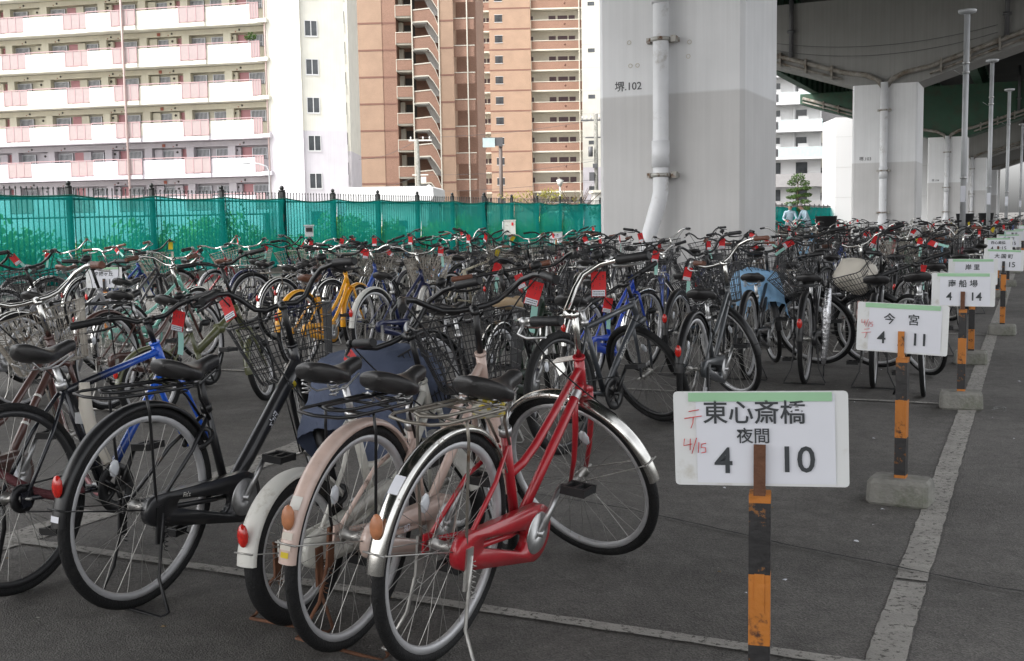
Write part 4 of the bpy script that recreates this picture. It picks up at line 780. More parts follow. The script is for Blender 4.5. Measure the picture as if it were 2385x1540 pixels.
def P_rack(lod, kind):
    g = geo(kind); b = MB(); z = 2*g['R']+.055; r = .005; n = (6, 5, 3)[lod]
    def loop(w, xa, xb, zz=0): b.tube([(xb, w*.7, z+zz), (xb-.06, w, z+zz), (xa+.07, w, z+zz+.01), (xa+.02, w*.75, z+zz+.012), (xa, 0, z+zz+.013), (xa+.02, -w*.75, z+zz+.012), (xa+.07, -w, z+zz+.01), (xb-.06, -w, z+zz), (xb, -w*.7, z+zz)], r, n)
    loop(.085, -.24, .2); loop(.042, -.17, .2, .004)
    for x in (-.09, .04, .15): b.tube([(x, -.085, z+.003), (x, .085, z+.003)], r*.9, n)
    for s in (-1, 1):
        b.tube([(-.06, s*.08, z), (-.05, s*.085, z-.06), (-.012, s*.078, g['R']+.04), (0, s*.074, g['R'])], .005, n); b.tube([(.2, s*.06, z), (.245, s*.03, z-.06), (g['stt'].x, s*.02, g['stt'].z-.04)], .005, n)
    return b
def P_chain(lod, kind):
    g = geo(kind); b = MB(); A = (0, g['R']); B = (g['bb'].x, g['bb'].z); y = -.062; k = (12, 8, 5)[lod]; d = Vector((B[0]-A[0], 0, B[1]-A[1])); th = math.atan2(d.z, d.x)
    def out(ra, rb, sh=0): 
        return [(B[0]-sh+rb*math.cos(th-math.pi/2+math.pi*i/k), B[1]+rb*math.sin(th-math.pi/2+math.pi*i/k)) for i in range(k+1)]+[(A[0]+sh+ra*math.cos(th+math.pi/2+math.pi*i/k), A[1]+ra*math.sin(th+math.pi/2+math.pi*i/k)) for i in range(k+1)]
    o = out(.053, .092); i_ = out(.016, .035, .10); n = len(o); vs = []
    for yy, q in ((y-.019, [(a*.985+.015*(A[0]+B[0])/2, c) for a, c in o]), (y-.012, o), (y+.012, o), (y+.012, i_), (y-.012, i_), (y-.019, i_)): vs += [(a, yy, c) for a, c in q]
    fs = []
    for r in range(6):
        r2 = (r+1) % 6
        for j in range(n): fs.append((r*n+j, r2*n+j, r2*n+(j+1) % n, r*n+(j+1) % n))
    b.add(vs, fs, 0, True); return b
def P_crank(lod, kind, cover=True):
    g = geo(kind); b = MB(); c = g['bb']; n = seg_n(lod)+6; th = R_(62)
    b.rev((c.x, -.062, c.z), 'y', [(.0, -.022), (.066, -.022), (.07, -.018), (.066, -.014), (0, -.014)] if cover else [(.05, -.012), (.092, -.012), (.095, -.008), (.092, -.004), (.05, -.004)], n*2)
    if not cover and lod < 2:
        for i in range(5): a = 2*math.pi*i/5; b.tube([(c.x, -.07, c.z), (c.x+.07*math.cos(a), -.07, c.z+.07*math.sin(a))], .008, 4)
        b.tube([(g['bb'].x, -.065, c.z+.093), (0, -.05, g['R']+.045)], .004, 4); b.tube([(g['bb'].x, -.065, c.z-.093), (0, -.05, g['R']-.045)], .004, 4); b.rev((0, -.04, g['R']), 'y', [(.02, -.012), (.05, -.012), (.05, .0), (.036, .004), (.02, .01)], 16)
    b.tube([(c.x, -.105, c.z), (c.x, .09, c.z)], .012, 6)
    for s in (-1, 1): a = th if s < 0 else th+math.pi; b.tube([(c.x, s*.09, c.z), (c.x+.165*math.cos(a), s*.112, c.z+.165*math.sin(a))], [.013, .009], 6)
    return b
def P_pedal(lod, kind, s):
    g = geo(kind); c = g['bb']; a = R_(62) if s < 0 else R_(242); x, z = c.x+.165*math.cos(a), c.z+.165*math.sin(a); b = MB(); y0, y1 = sorted((s*.13, s*.215))
    b.tube([(x, s*.11, z), (x, s*.21, z)], .006, 5)
    if lod < 2:
        for xx in (x-.045, x+.033): b.box(xx, xx+.012, y0, y1, z-.013, z+.013)
        for yy in (y0, (y0+y1)/2-.005, y1-.011): b.box(x-.034, x+.034, yy, yy+.011, z-.011, z+.011)
    else: b.box(x-.045, x+.045, y0, y1, z-.012, z+.012)
    return b
def P_stand(lod, kind, st):
    g = geo(kind); R = g['R']; b = MB(); n = (7, 5, 3)[lod]
    if st == 'center':
        q = [(.01, -.085, R-.01), (.0, -.09, R-.1), (-.02, -.1, .12), (-.03, -.15, .016), (-.06, -.15, .01), (-.06, 0, .01), (-.06, .15, .01), (-.03, .15, .016), (-.02, .1, .12), (.0, .09, R-.1), (.01, .085, R-.01)]; b.tube(q, .0058, n)
        for s in (-1, 1): b.box(-.016, .018, s*.083-.004, s*.083+.004, R-.11, R+.015)
        if lod == 0:
            for s in (-1, 1): b.tube([(.022+.007*math.cos(i*1.1), s*.09+.007*math.sin(i*1.1), R-.03-i*.0028) for i in range(40)], .0018, 4)
    else: b.tube([(.02, .07, R-.03), (.04, .1, R-.12), (.06, .2, .012)], .008, n)
    return b
def P_stays(lod, cx, R, a, s0=.062):
    b = MB(); n = 4
    for s in (-1, 1): b.tube([(cx, s*s0, R), (cx+(R+.008)*math.cos(R_(a)), s*.028, R+(R+.008)*math.sin(R_(a)))], .0024, n)
    b.tube([(cx+(R+.019)*math.cos(R_(a)), -.034, R+(R+.019)*math.sin(R_(a))), (cx+(R+.019)*math.cos(R_(a)), .034, R+(R+.019)*math.sin(R_(a)))], .003, n); return b
def P_refl(lod, kind):
    g = geo(kind); R = g['R']; a = R_(157); b = MB(); c = ((R+.035)*math.cos(a), 0, R+(R+.035)*math.sin(a)); b.ball(c, .012, .02, .036, n=(12, 8, 5)[lod]); return b
def P_lamp(lod, kind):
    g = geo(kind); b = MB(); c = Vector((g['wb']-.02, -.07, g['R']+.17)); b.tube([c+Vector((-.05, 0, 0)), c+Vector((-.02, 0, .0)), c+Vector((.03, 0, 0)), c+Vector((.045, 0, 0))], [.012, .024, .028, .025], (10, 7, 4)[lod]); b.tube([c+Vector((-.05, .0, -.01)), c+Vector((-.06, .01, -.07))], .013, 5); return b
def P_lock(lod, kind):
    g = geo(kind); R = g['R']; b = MB(); cx, cz = (R-.012)*math.cos(R_(33)), R+(R-.012)*math.sin(R_(33)); t = Vector((-math.sin(R_(33)), 0, math.cos(R_(33)))); r = Vector((math.cos(R_(33)), 0, math.sin(R_(33))))
    q = [Vector((cx, 0, cz))+r*(.052*math.cos(a))+Vector((0, .05*math.sin(a), 0)) for a in [R_(-140+280*i/12) for i in range(13)]]; b.tube(q, [.009]*13, 6); b.ball(Vector((cx, .055, cz)), .02, .012, .03, n=8); return b
def P_bell(lod, kind, bar):
    pth, f = bar_path(kind, bar); c = pth[-1]-(pth[-1]-pth[-2]).normalized()*.19; b = MB(); b.ball((c.x, -c.y, c.z+.028), .022, .022, .015, n=10); b.tube([(c.x, -c.y, c.z), (c.x, -c.y, c.z+.02)], .006, 5); return b
STEER = {'fork', 'handlebar', 'basket', 'headlamp', 'front'}
GRP = 'impounded bicycles parked in rows'
def bike(x, y, hd, steer=0, kind='twin', paint=(.02, .02, .022), bar='swept', barm='blk', grip='plast', basket=None, rack=None, guard='chrome', chain='paint', saddle='vinyl', rim='rimw', fork='paint', stand='center', refl='refred', lean=0, lod=1, label='', tyre='rubber', frame='paint', cat='bicycle', sport=False, front=True, crank='alu', name='bicycle', lamp=True, standm=None):
    g = geo(kind); w = .0285 if kind == 'fat' else (.021 if kind in ('mtb', 'fold') else (.016 if kind == 'diamond' else .0185)); R = g['R']
    root = empty(name, (x, y, 0), R_(hd), label=label, cat=cat, group=GRP); root.rotation_euler = (R_(-lean), 0, R_(hd))
    S = Matrix.Translation(g['hb']) @ Matrix.Rotation(R_(steer), 4, g['a']) @ Matrix.Translation(-g['hb'])
    def add(nm, key, fn, m, parent=root, st=False, color=None):
        k = (lod,)+key+(m,) if isinstance(m, str) else (lod,)+key+tuple(m)
        me = cached(k, lambda: fn().mesh(nm, [M(q) for q in ([m] if isinstance(m, str) else m)]))
        o = put(nm, me, parent, paint if color is None else color)
        if st: o.matrix_basis = S
        return o
    add('frame', ('frame', kind), lambda: P_frame(lod, kind), frame); add('fork', ('fork', kind), lambda: P_fork(lod, kind), fork, st=True)
    for nm, cx, st in ((('wheel', 0, False), ('wheel', g['wb'], True)) if front else (('wheel', 0, False),)):
        o = add('wheel', ('sp', cx, R), lambda: P_spokes(lod, cx, R), ['spoke', 'refcl'], st=st)
        add('tyre', ('ty', cx, R, w), lambda: P_tyre(lod, cx, R, w), tyre, o); add('rim', ('ri', cx, R, w), lambda: P_rim(lod, cx, R, w), rim, o)
    if guard:
        gw = .036 if kind == 'fat' else .027
        o = add('mudguard', ('gr', R, gw), lambda: P_guard(lod, 0, R, 28, 177, gw), guard)
        if lod < 2: add('stay', ('gs', R), lambda: P_stays(lod, 0, R, 168), 'spoke' if guard != 'blk' else 'blk', o)
        o = add('mudguard', ('gf', R, gw, g['wb']), lambda: P_guard(lod, g['wb'], R, 62, 186, gw), guard, st=True)
        if lod < 2: add('stay', ('gs2', R, g['wb']), lambda: P_stays(lod, g['wb'], R, 174), 'spoke' if guard != 'blk' else 'blk', o)
        if refl: add('reflector', ('rf', R), lambda: P_refl(lod, kind), refl)
    hbar = add('handlebar', ('bar', kind, bar), lambda: P_bar(lod, kind, bar), barm, st=True)
    for s in (-1, 1):
        add('grip', ('grip', kind, bar, s), lambda: P_grips(lod, kind, bar, s), grip, hbar)
        if lod < 2: add('brake_lever', ('lev', kind, bar, s), lambda: P_levers(lod, kind, bar, s), 'blk' if barm == 'blk' else 'alu', hbar)
    if lod < 2:
        add('cable', ('cab', kind, bar), lambda: P_cables(lod, kind, bar), 'plast', hbar)
        if lod == 0: add('bell', ('bell', kind, bar), lambda: P_bell(lod, kind, bar), 'plast', hbar)
    add('saddle', ('sad', kind, sport), lambda: P_saddle(lod, kind, sport), saddle); add('seat_post', ('post', kind), lambda: P_post(lod, kind), 'alu' if kind != 'mono' else 'blk')
    if basket: add('basket', ('bask', kind), lambda: P_basket(lod, kind), basket, st=True)
    if rack: add('rack', ('rack', kind), lambda: P_rack(lod, kind), rack)
    if chain: add('chain_guard', ('chain', kind), lambda: P_chain(lod, kind), chain)
    o = add('crank', ('crank', kind, bool(chain)), lambda: P_crank(lod, kind, bool(chain)), crank)
    for s in (-1, 1): add('pedal', ('ped', kind, s), lambda: P_pedal(lod, kind, s), 'plast', o)
    if stand: add('kickstand', ('stand', kind, stand), lambda: P_stand(lod, kind, stand), standm or ('blk' if guard in ('blk', None) else 'spoke'))
    if lod < 2 and guard:
        if lamp: add('headlamp', ('lamp', kind), lambda: P_lamp(lod, kind), 'plast', st=True); add('ring_lock', ('lock', kind), lambda: P_lock(lod, kind), 'plast')
    W = Matrix.Translation((x, y, 0)) @ Matrix.Rotation(R_(hd), 4, 'Z') @ Matrix.Rotation(R_(-lean), 4, 'X')
    pth, f = bar_path(kind, bar); e, d = pth[-1], (pth[-1]-pth[-2]).normalized(); h = e-d*.2
    root_info = dict(root=root, W=W, S=S, kind=kind, grip=[W @ S @ Vector((h.x, s*h.y, h.z-.012)) for s in (-1, 1)], st=W @ S @ (g['st']+f), g=g)
    BK.append(root_info); return root_info
BK = []
FARC = {}
def far_bike(x, y, hd, steer, kind, paint, bar, barm, basket, rack, guard, saddle, label, lean=0):
    """small in the photo: the whole bicycle in one mesh"""
    key = (kind, bar, barm, basket, rack, guard, saddle, steer); g = geo(kind); R = g['R']
    mats = ['paint', 'spoke', 'rubber', 'rimw', barm, 'plast', saddle, 'alu', guard or 'blk', basket or 'blk', rack or 'blk', 'refred']
    if key not in FARC:
        S = Matrix.Translation(g['hb']) @ Matrix.Rotation(R_(steer), 4, g['a']) @ Matrix.Translation(-g['hb']); b = MB()
        def J(o, mi, st=False):
            if st: o.v = [tuple(S @ Vector(p)) for p in o.v]
            b.join(o, mi)
        J(P_frame(2, kind), 0); J(P_fork(2, kind), 0, True)
        for cx, st in ((0, False), (g['wb'], True)): J(P_spokes(2, cx, R), 1, st); J(P_tyre(2, cx, R), 2, st); J(P_rim(2, cx, R), 3, st)
        J(P_bar(2, kind, bar), 4, True)
        for s in (-1, 1): J(P_grips(2, kind, bar, s), 5, True); J(P_pedal(2, kind, s), 5)
        J(P_saddle(2, kind), 6); J(P_post(2, kind), 7); J(P_crank(2, kind), 7); J(P_stand(2, kind, 'center'), 7)
        if guard: J(P_guard(2, 0, R, 28, 172), 8); J(P_guard(2, g['wb'], R, 62, 186), 8, True); J(P_refl(2, kind), 11)
        if basket: J(P_basket(2, kind), 9, True)
        if rack: J(P_rack(2, kind), 10)
        J(P_chain(2, kind), 0)
        FARC[key] = b.mesh('bicycle', [M(q) for q in mats])
    o = put('bicycle', FARC[key], None, paint); o.location = (x, y, 0); o.rotation_euler = (R_(-lean), 0, R_(hd)); tag(o, label, 'bicycle', GRP)
    S = Matrix.Translation(g['hb']) @ Matrix.Rotation(R_(steer), 4, g['a']) @ Matrix.Translation(-g['hb']); W = Matrix.Translation((x, y, 0)) @ Matrix.Rotation(R_(hd), 4, 'Z')
    pth, f = bar_path(kind, bar); e, d = pth[-1], (pth[-1]-pth[-2]).normalized(); h = e-d*.2
    r = dict(root=o, W=W, S=S, kind=kind, grip=[W @ S @ Vector((h.x, s*h.y, h.z-.012)) for s in (-1, 1)], st=W @ S @ (g['st']+f), g=g); BK.append(r); return r
# ------------------------------------------------------------------ the bicycles one can tell apart
BLACK = (.014, .014, .016)
def B_(*a, **k): return bike(*a, **k)
red = B_(-1.54, 2.74, 86, 82, kind='twin', paint=(.36, .012, .02), bar='swept', barm='chrome', rack='wireag', guard='chrome', lod=0, lean=-6, lamp=False, refl='refor', label='red city bicycle with chrome mudguards and rusty rack, nearest the front sign')
pink = B_(-1.83, 2.725, 91, 38, kind='twin', paint=(.53, .40, .345), bar='swept', basket='wirebk', rack='blk', guard='paint', lod=0, lean=-5, lamp=False, standm='rust', refl='refor', label='pale pink rusty city bicycle with pink mudguards, left of the red one')
wht = B_(-2.085, 2.83, 88, 72, kind='fat', paint=(.58, .57, .52), bar='swept', basket='wirebk', guard='white', lod=0, standm='rust', label='white small-wheeled bicycle with fat tyres, handlebar turned hard left, beside the pink one')
fitz = B_(-2.68, 2.757, 89, 48, kind='mono', paint=BLACK, bar='high', basket='wirebk', rack='blk', guard='blk', lod=0, lean=-4, label='glossy black city bicycle with thick down tube, rear rack and bright red reflector')
road = B_(-3.16, 2.70, 92, 24, kind='diamond', paint=BLACK, bar='riser', guard=None, chain=None, rim='rimblk', frame='fade', fork='fade', stand='side', sport=True, lean=4, lod=0, front=False, crank='blk', label='black and blue sport bicycle missing its front wheel at the left edge')
brn = B_(-3.62, 2.71, 105, 44, kind='twin', paint=(.085, .04, .033), bar='swept', barm='chrome', grip='gripbrn', basket='wireag', guard=None, rim='rimpink', lod=0, label='brown bicycle with silver handlebar, brown grips and wire basket at left edge')
mint = B_(-7.2, 7.2, 84, 10, kind='twin', paint=(.22, .52, .43), bar='swept', barm='chrome', guard='chrome', lod=1, label='mint green bicycle with straight frame in the left block')
brn2 = B_(-5.78, 5.75, 94, 4, kind='loop', paint=(.075, .035, .028), bar='swept', barm='chrome', grip='gripbrn', guard='paint', rack='blk', lod=0, label='dark brown bicycle with brown chain case and mudguards behind the blue sport frame')
dk1 = B_(-6.4, 5.55, 92, 0, kind='twin', paint=(.32, .32, .33), bar='riser', barm='blk', rack='chrome', guard='chrome', lod=1, label='silver framed bicycle with black saddle left of the dark brown bicycle')
ol = B_(-5.13, 5.46, 80, 30, kind='fold', paint=(.085, .09, .04), bar='riser', guard='paint', chain=None, lod=0, stand='side', crank='blk', label='olive green folding bicycle with small wheels behind the glossy black one')
yel = B_(-5.75, 7.95, 93, 4, kind='loop', paint=(.8, .36, .008), bar='swept', guard='paint', lod=0, saddle='vinylbrn', label='bright yellow-orange bicycle with matching mudguards and chain case')
blk7 = B_(-8.4, 10.7, 80, 8, kind='loop', paint=BLACK, bar='high', rack='blk', guard='blk', lod=1, label='plain black city bicycle with raised handlebar, left of the yellow-orange one')
blk8 = B_(-7.7, 10.6, 84, 6, kind='twin', paint=(.03, .03, .034), bar='riser', guard='chrome', lod=1, label='dark chrome-guarded bicycle between the plain black and the yellow-orange ones')
navy = B_(-5.29, 8.42, 88, 8, kind='twin', paint=(.012, .018, .07), bar='swept', barm='chrome', basket='wireag', guard='white', chain='paint', lod=0, label='navy blue bicycle with white rear mudguard and wire basket behind the white one')
lblue = B_(-8.5, 14.6, 70, 10, kind='twin', paint=(.12, .32, .66), bar='swept', barm='chrome', guard='paint', lod=1, label='light blue bicycle with blue chain case behind the navy one')
dgreen = B_(-2.75, 5.7, 96, 12, kind='twin', paint=(.02, .035, .022), bar='swept', basket='wirebk', guard='chrome', lod=0, saddle='vinyltan', label='dark green bicycle with tan saddle and black basket, behind the blue cloth cover')
flat = B_(-2.95, 5.2, 82, 26, kind='loop', paint=BLACK, bar='flat', basket='wirebk', grip='gripbrn', guard='blk', lod=0, label='black bicycle with long straight handlebar and brown grips behind the pink one')
mtb = B_(-2.26, 5.49, 78, 74, kind='mtb', paint=(.045, .05, .058), bar='flat', guard=None, chain=None, rim='rimblk', stand='side', lean=4, crank='blk', lod=0, label='dark grey mountain bicycle with thick tyres, front wheel turned, right of the red handlebar')
c5 = B_(-3.0, 7.7, 84, -6, kind='twin', paint=(.015, .06, .42), bar='swept', basket='wirebk', guard='chrome', lod=1, label='deep blue bicycle with black basket behind the dark grey mountain bicycle')
r1 = B_(-1.86, 6.6, 90, 52, kind='twin', paint=(.05, .055, .06), bar='swept', grip='gripbrn', barm='chrome', basket='wirebk', guard='blk', lod=0, label='dark grey bicycle with wide black saddle just above the front sign')
r2 = B_(-2.55, 8.6, 88, 40, kind='loop', paint=BLACK, bar='high', basket='wirebk', guard='blk', lod=0, label='black bicycle with tall handlebar and red card in front of the big pier')
r2b = B_(-1.98, 8.55, 92, 24, kind='twin', paint=BLACK, bar='swept', basket='wirebk', guard='blk', lod=0, label='black bicycle carrying the pale blue cloth in its front basket')
r3 = B_(-1.53, 8.46, 93, 78, kind='twin', paint=BLACK, bar='swept', basket='wirebk', rack='blk', guard='blk', lod=0, refl='refred', label='black bicycle seen from directly behind, with a silver wrapped umbrella on its side')
r4 = B_(-1.03, 8.4, 94, 74, kind='mono', paint=BLACK, bar='high', basket='wirebk', guard='blk', lod=0, label='black bicycle with cream bag in its basket, rear wheel behind the second sign')
r5 = B_(-.66, 8.1, 94, 36, kind='diamond', paint=(.05, .05, .055), bar='flat', guard=None, chain=None, stand='side', lean=4, lod=0, crank='blk', label='dark sport bicycle beside the lane line, between the second and third signs')
NEARN = len(BK)
# ------------------------------------------------------------------ rows of the block
rg = random.Random(11)
PAINTS = [((.014, .014, .016), 'black', 44), ((.28, .28, .29), 'silver', 10), ((.045, .045, .05), 'dark grey', 9), ((.3, .012, .018), 'red', 7), ((.012, .016, .06), 'navy', 8), ((.02, .055, .24), 'blue', 5), ((.08, .04, .03), 'brown', 6), ((.55, .54, .5), 'white', 4), ((.10, .02, .03), 'wine red', 5), ((.18, .4, .62), 'pale blue', 3), ((.03, .07, .04), 'dark green', 4), ((.5, .33, .3), 'pink', 2), ((.55, .5, .38), 'cream', 2)]
TOT = sum(p[2] for p in PAINTS)
def pick():
    r = rg.uniform(0, TOT)
    for p in PAINTS:
        r -= p[2]
        if r <= 0: return p
    return PAINTS[0]
def seen(x, y, m=1.0):
    d = Vector((x, y, .6))-Vector((0, 0, CAMH)); z = d.dot(_fw)
    if z < .5: return False
    return abs(d.dot(_r)/z) < 1192/FPX+m/z
near_pts = [(b['root'].location.x, b['root'].location.y) for b in BK]
def clash(x, y, hd):
    c = Vector((x+.55*math.cos(R_(hd)), y+.55*math.sin(R_(hd))))
    for b in BK[:NEARN]:
        l = b['root'].location; h = b['root'].rotation_euler.z; q = Vector((l.x+.55*math.cos(h), l.y+.55*math.sin(h)))
        d = c-q; al = abs(d.x*math.cos(h)+d.y*math.sin(h)); ac = abs(-d.x*math.sin(h)+d.y*math.cos(h))
        if al < 1.5 and ac < .42: return True
    return False
FEAT = {'wirebk': 'black basket', 'wireag': 'grey wire basket', None: 'no basket'}
rows = []
y = 5.6; L_rows = [(5.6, .56), (7.6, .55), (9.6, .56), (11.5, .54), (13.3, .54), (15.1, .54), (16.9, .55), (18.8, .56), (20.7, .57), (22.7, .58), (24.8, .6), (27, .62), (29.3, .65), (32, .7), (35, .75), (38.5, .8), (42.5, .85)]
for i, (yy, sp) in enumerate(L_rows): rows.append(('left', i, yy, (-9.2, -10.6, -11.6, -10.6, -9.4)[min(i, 4)], (-6.9, -6.7, -6.6)[i] if i < 3 else -4.3, sp))
R_rows = [(10.6, .62), (12.8, .62), (15.0, .64), (17.2, .66), (19.5, .7), (21.9, .72), (24.4, .75), (27, .8), (30, .85), (33.2, .9), (36.6, .95), (40.2, 1.0), (44, 1.05), (48, 1.1), (53, 1.1), (59, 1.15), (66, 1.2), (74, 1.2)]
for i, (yy, sp) in enumerate(R_rows): rows.append(('right', i, yy, -3.55, -.6, sp))
NB_ = 0
LIMIT = 298
for side, ri, yy, x0, x1, sp in rows:
    xs = []; x = x1-rg.uniform(.0, .2)
    while x > x0: xs.append(x); x -= sp*rg.uniform(.82, 1.25)
    base = (92 if ri % 2 == 0 else 84) if side == 'left' else 90
    flip = side == 'left' and ri % 3 == 1
    xs = [q for q in xs if seen(q, yy, .8)]; xs.sort(); n = -1
    for q in xs:
        if rg.random() < .04: continue
        Y = yy+rg.uniform(-.22, .22); hd = base+rg.gauss(0, 8)+(180 if (flip and rg.random() < .8) or rg.random() < .05 else 0)
        if PX0-.9 < q < PX1+.35 and any(py-1.5 < Y < py+3.2 for py in (17.47, 45.53, 79.5)): continue
        if abs(q+8.76) < .4 and abs(Y-8.7) < .9: continue
        if side == 'left' and any(abs((q*ty-(Y+.5)*tx)/math.hypot(tx, ty)) < .42 and Y+.5 < ty-.1 for tx, ty in ((-8.76, 8.75), (-5.6, 8.5))) : continue
        if yy < 11 and clash(q, Y, hd): continue
        if len(BK) >= LIMIT: continue
        n += 1; c, cn, _ = pick(); kind = rg.choice(['twin', 'twin', 'loop', 'loop', 'mono', 'diamond', 'twin'])
        bar = rg.choice(['swept', 'swept', 'high', 'riser'] if kind != 'diamond' else ['flat', 'riser']); barm = 'blk' if cn in ('black', 'dark grey', 'navy') and rg.random() < .75 else rg.choice(['chrome', 'chrome', 'blk'])
        bk = rg.choice(['wirebk', 'wirebk', 'wireag', 'wireag', None]) if kind != 'diamond' else None
        if cn in ('black', 'dark grey') and bk == 'wireag' and rg.random() < .7: bk = 'wirebk'
        gd = None if kind == 'diamond' else rg.choice(['chrome', 'blk', 'blk', 'paint']); gd = 'blk' if cn == 'black' and gd == 'paint' else gd
        rk = rg.choice([None, 'chrome', 'blk', 'wireag']); sd_ = rg.choice(['vinyl', 'vinyl', 'vinyl', 'vinyl', 'vinylbrn']); st = rg.choice([-20, 0, 18, 34, 34, 50]) if yy > 16 else rg.gauss(28, 22)
        tp = {'twin': 'city bicycle', 'loop': 'curved-frame bicycle', 'mono': 'thick-framed bicycle', 'diamond': 'sport bicycle'}[kind]
        lab = f'{cn} {tp}, {FEAT[bk]}, {orw(n)} from left, {orw(ri)} {"left-yard" if side == "left" else "lane-side"} row'
        if yy < 15.5: bike(q, Y, hd, st, kind=kind, paint=c, bar=bar, barm=barm, grip='plast' if rg.random() < .8 else 'gripbrn', basket=bk, rack=rk, guard=gd, saddle=sd_, stand='center' if rg.random() < .7 else 'side', chain='paint' if kind != 'diamond' else None, rim=rg.choice(['rimw', 'rimw', 'spoke', 'rimblk']), label=lab, lod=1)
        else:
            if kind == 'diamond': gd = None; rk = None
            gd = 'chrome' if gd == 'paint' else gd
            far_bike(q, Y, hd, st, kind, c, bar, barm, bk, rk if rg.random() < .5 else None, gd, sd_, lab)
# ------------------------------------------------------------------ paper tags on the handlebars
def card_mesh(near, mint_, w=.062, h=.105):
    b = MB(); mats = ['redcard', 'paper', 'mint', 'ink', 'inkred']
    return b
def tag_meshes():
    out = {}
    w, h = .052, .09
    b = MB(); b.grid(lambda u, v: (-w/2+w*u, .006*math.sin(v*2.4), -h*v), 1, 5); out['card'] = b
    b = MB(); b.box(-w*.44, w*.44, -.0012, -.0006, -h*.97, -h*.72); out['panel'] = b
    b = MB(); r = random.Random(2)
    for cx in (-.02, -.009, .003, .014):
        z = -.012
        while z > -h*.6:
            s = r.uniform(.003, .006)
            if r.random() < (.25 if cx < -.02 else .6): b.box(cx, cx+r.uniform(.002, .005), -.0016, -.001, z-s*.5, z-s*.2); b.box(cx+r.uniform(0, .003), cx+.001+r.uniform(.001, .003), -.0016, -.001, z-s, z)
            z -= .007
    for k in range(3):
        x = -w*.38
        while x < w*.36: q = r.uniform(.002, .006); b.box(x, x+q, -.0018, -.0013, -h*.77-k*.008-.003, -h*.77-k*.008); x += q+.0015
    out['print'] = b
    b = MB(); b.grid(lambda u, v: (.004+.024*u+.018*v*.8, .004+.008*math.sin(v*3), -h*.96-.1*v), 1, 5); out['strip'] = b
    b = MB(); b.tube([(0, 0, 0), (0, .004, .022), (0, .014, .03)], .001, 3); out['string'] = b
    return out
TM = tag_meshes()
TMS = {k: TM[k].mesh(k, M({'card': 'redcard', 'panel': 'paper', 'print': 'ink', 'strip': 'mint', 'string': 'white'}[k])) for k in TM}
TMY = TM['card'].mesh('card', M('yelcard'))
fb = MB(); fb.join(TM['card'], 0); fb.join(TM['panel'], 1); fb.join(TM['strip'], 2); TFAR = fb.mesh('paper_tag', [M('redcard'), M('paper'), M('mint')])
fb = MB(); fb.join(TM['card'], 0); fb.join(TM['panel'], 1); TFAR2 = fb.mesh('paper_tag', [M('redcard'), M('paper')])
fb = MB(); fb.join(TM['card'], 0); TFARY = fb.mesh('paper_tag', [M('yelcard')])
def add_tag(p, rz, tilt, lab, near=True, strip=True, yellow=False, s=1.0):
    grp = 'paper tags tied to the bicycles'
    if near:
        e = empty('paper_tag', p, rz, label=lab, cat='tag', group=grp); e.rotation_euler = (tilt*.5, tilt, rz); e.scale = (s, s, s)
        put('card', TMY if yellow else TMS['card'], e); put('string', TMS['string'], e)
        if not yellow: put('panel', TMS['panel'], e); put('print', TMS['print'], e)
        if strip: put('strip', TMS['strip'], e)
    else:
        e = put('paper_tag', TFARY if yellow else (TFAR if strip else TFAR2)); e.location = p; e.rotation_euler = (tilt*.5, tilt, rz); e.scale = (s, s, s); tag(e, lab, 'tag', grp)
near_tags = [(red, 0, 0, False), (pink, 0, .3, True), (fitz, 1, -.5, False), (road, 0, .25, True), (brn, 1, .5, True), (r2, 0, .05, False), (r2b, 0, 1.0, True), (wht, 1, -1.0, False), (mtb, 1, .2, True), (r4, 0, .4, True), (r5, 0, .15, True), (dgreen, 1, .3, True), (c5, 0, .2, True), (mint, 0, -.3, True), (navy, 0, .1, True), (yel, 0, .2, False), (r1, 1, .2, True), (blk7, 0, .2, False), (flat, 0, -.4, True)]
for bkk, gi, tl, stp in near_tags:
    p = bkk['grip'][gi].copy(); p.z -= .02; nm = bkk['root']['label'].split(',')[0]
    nm = ' '.join(nm.split()[:8]); add_tag(p, YAW*.6+tl*.3, tl, f'red card{" with mint strip" if stp else ""} on the {nm}', True, stp, s=1.0)
for bkk in BK[NEARN:]:
    y = bkk['root'].location.y; r = rg.random()
    if r > .66 or y > 60: continue
    p = bkk['grip'][0 if rg.random() < .75 else 1].copy(); p.z -= .015; l = bkk['root']['label']; a = l.replace(', black basket', '').replace(', grey wire basket', '').replace(', no basket', '').replace(' bicycle', '')
    yl = rg.random() < .1; stp = not yl and rg.random() < .6
    add_tag(p, rg.uniform(-1.2, 1.3), rg.gauss(0, .55), f'{"yellow" if yl else "red"} tag{" with mint strip" if stp else ""}, on {a}', y < 9, stp, yl, 1.0 if y < 12 else 1.15)
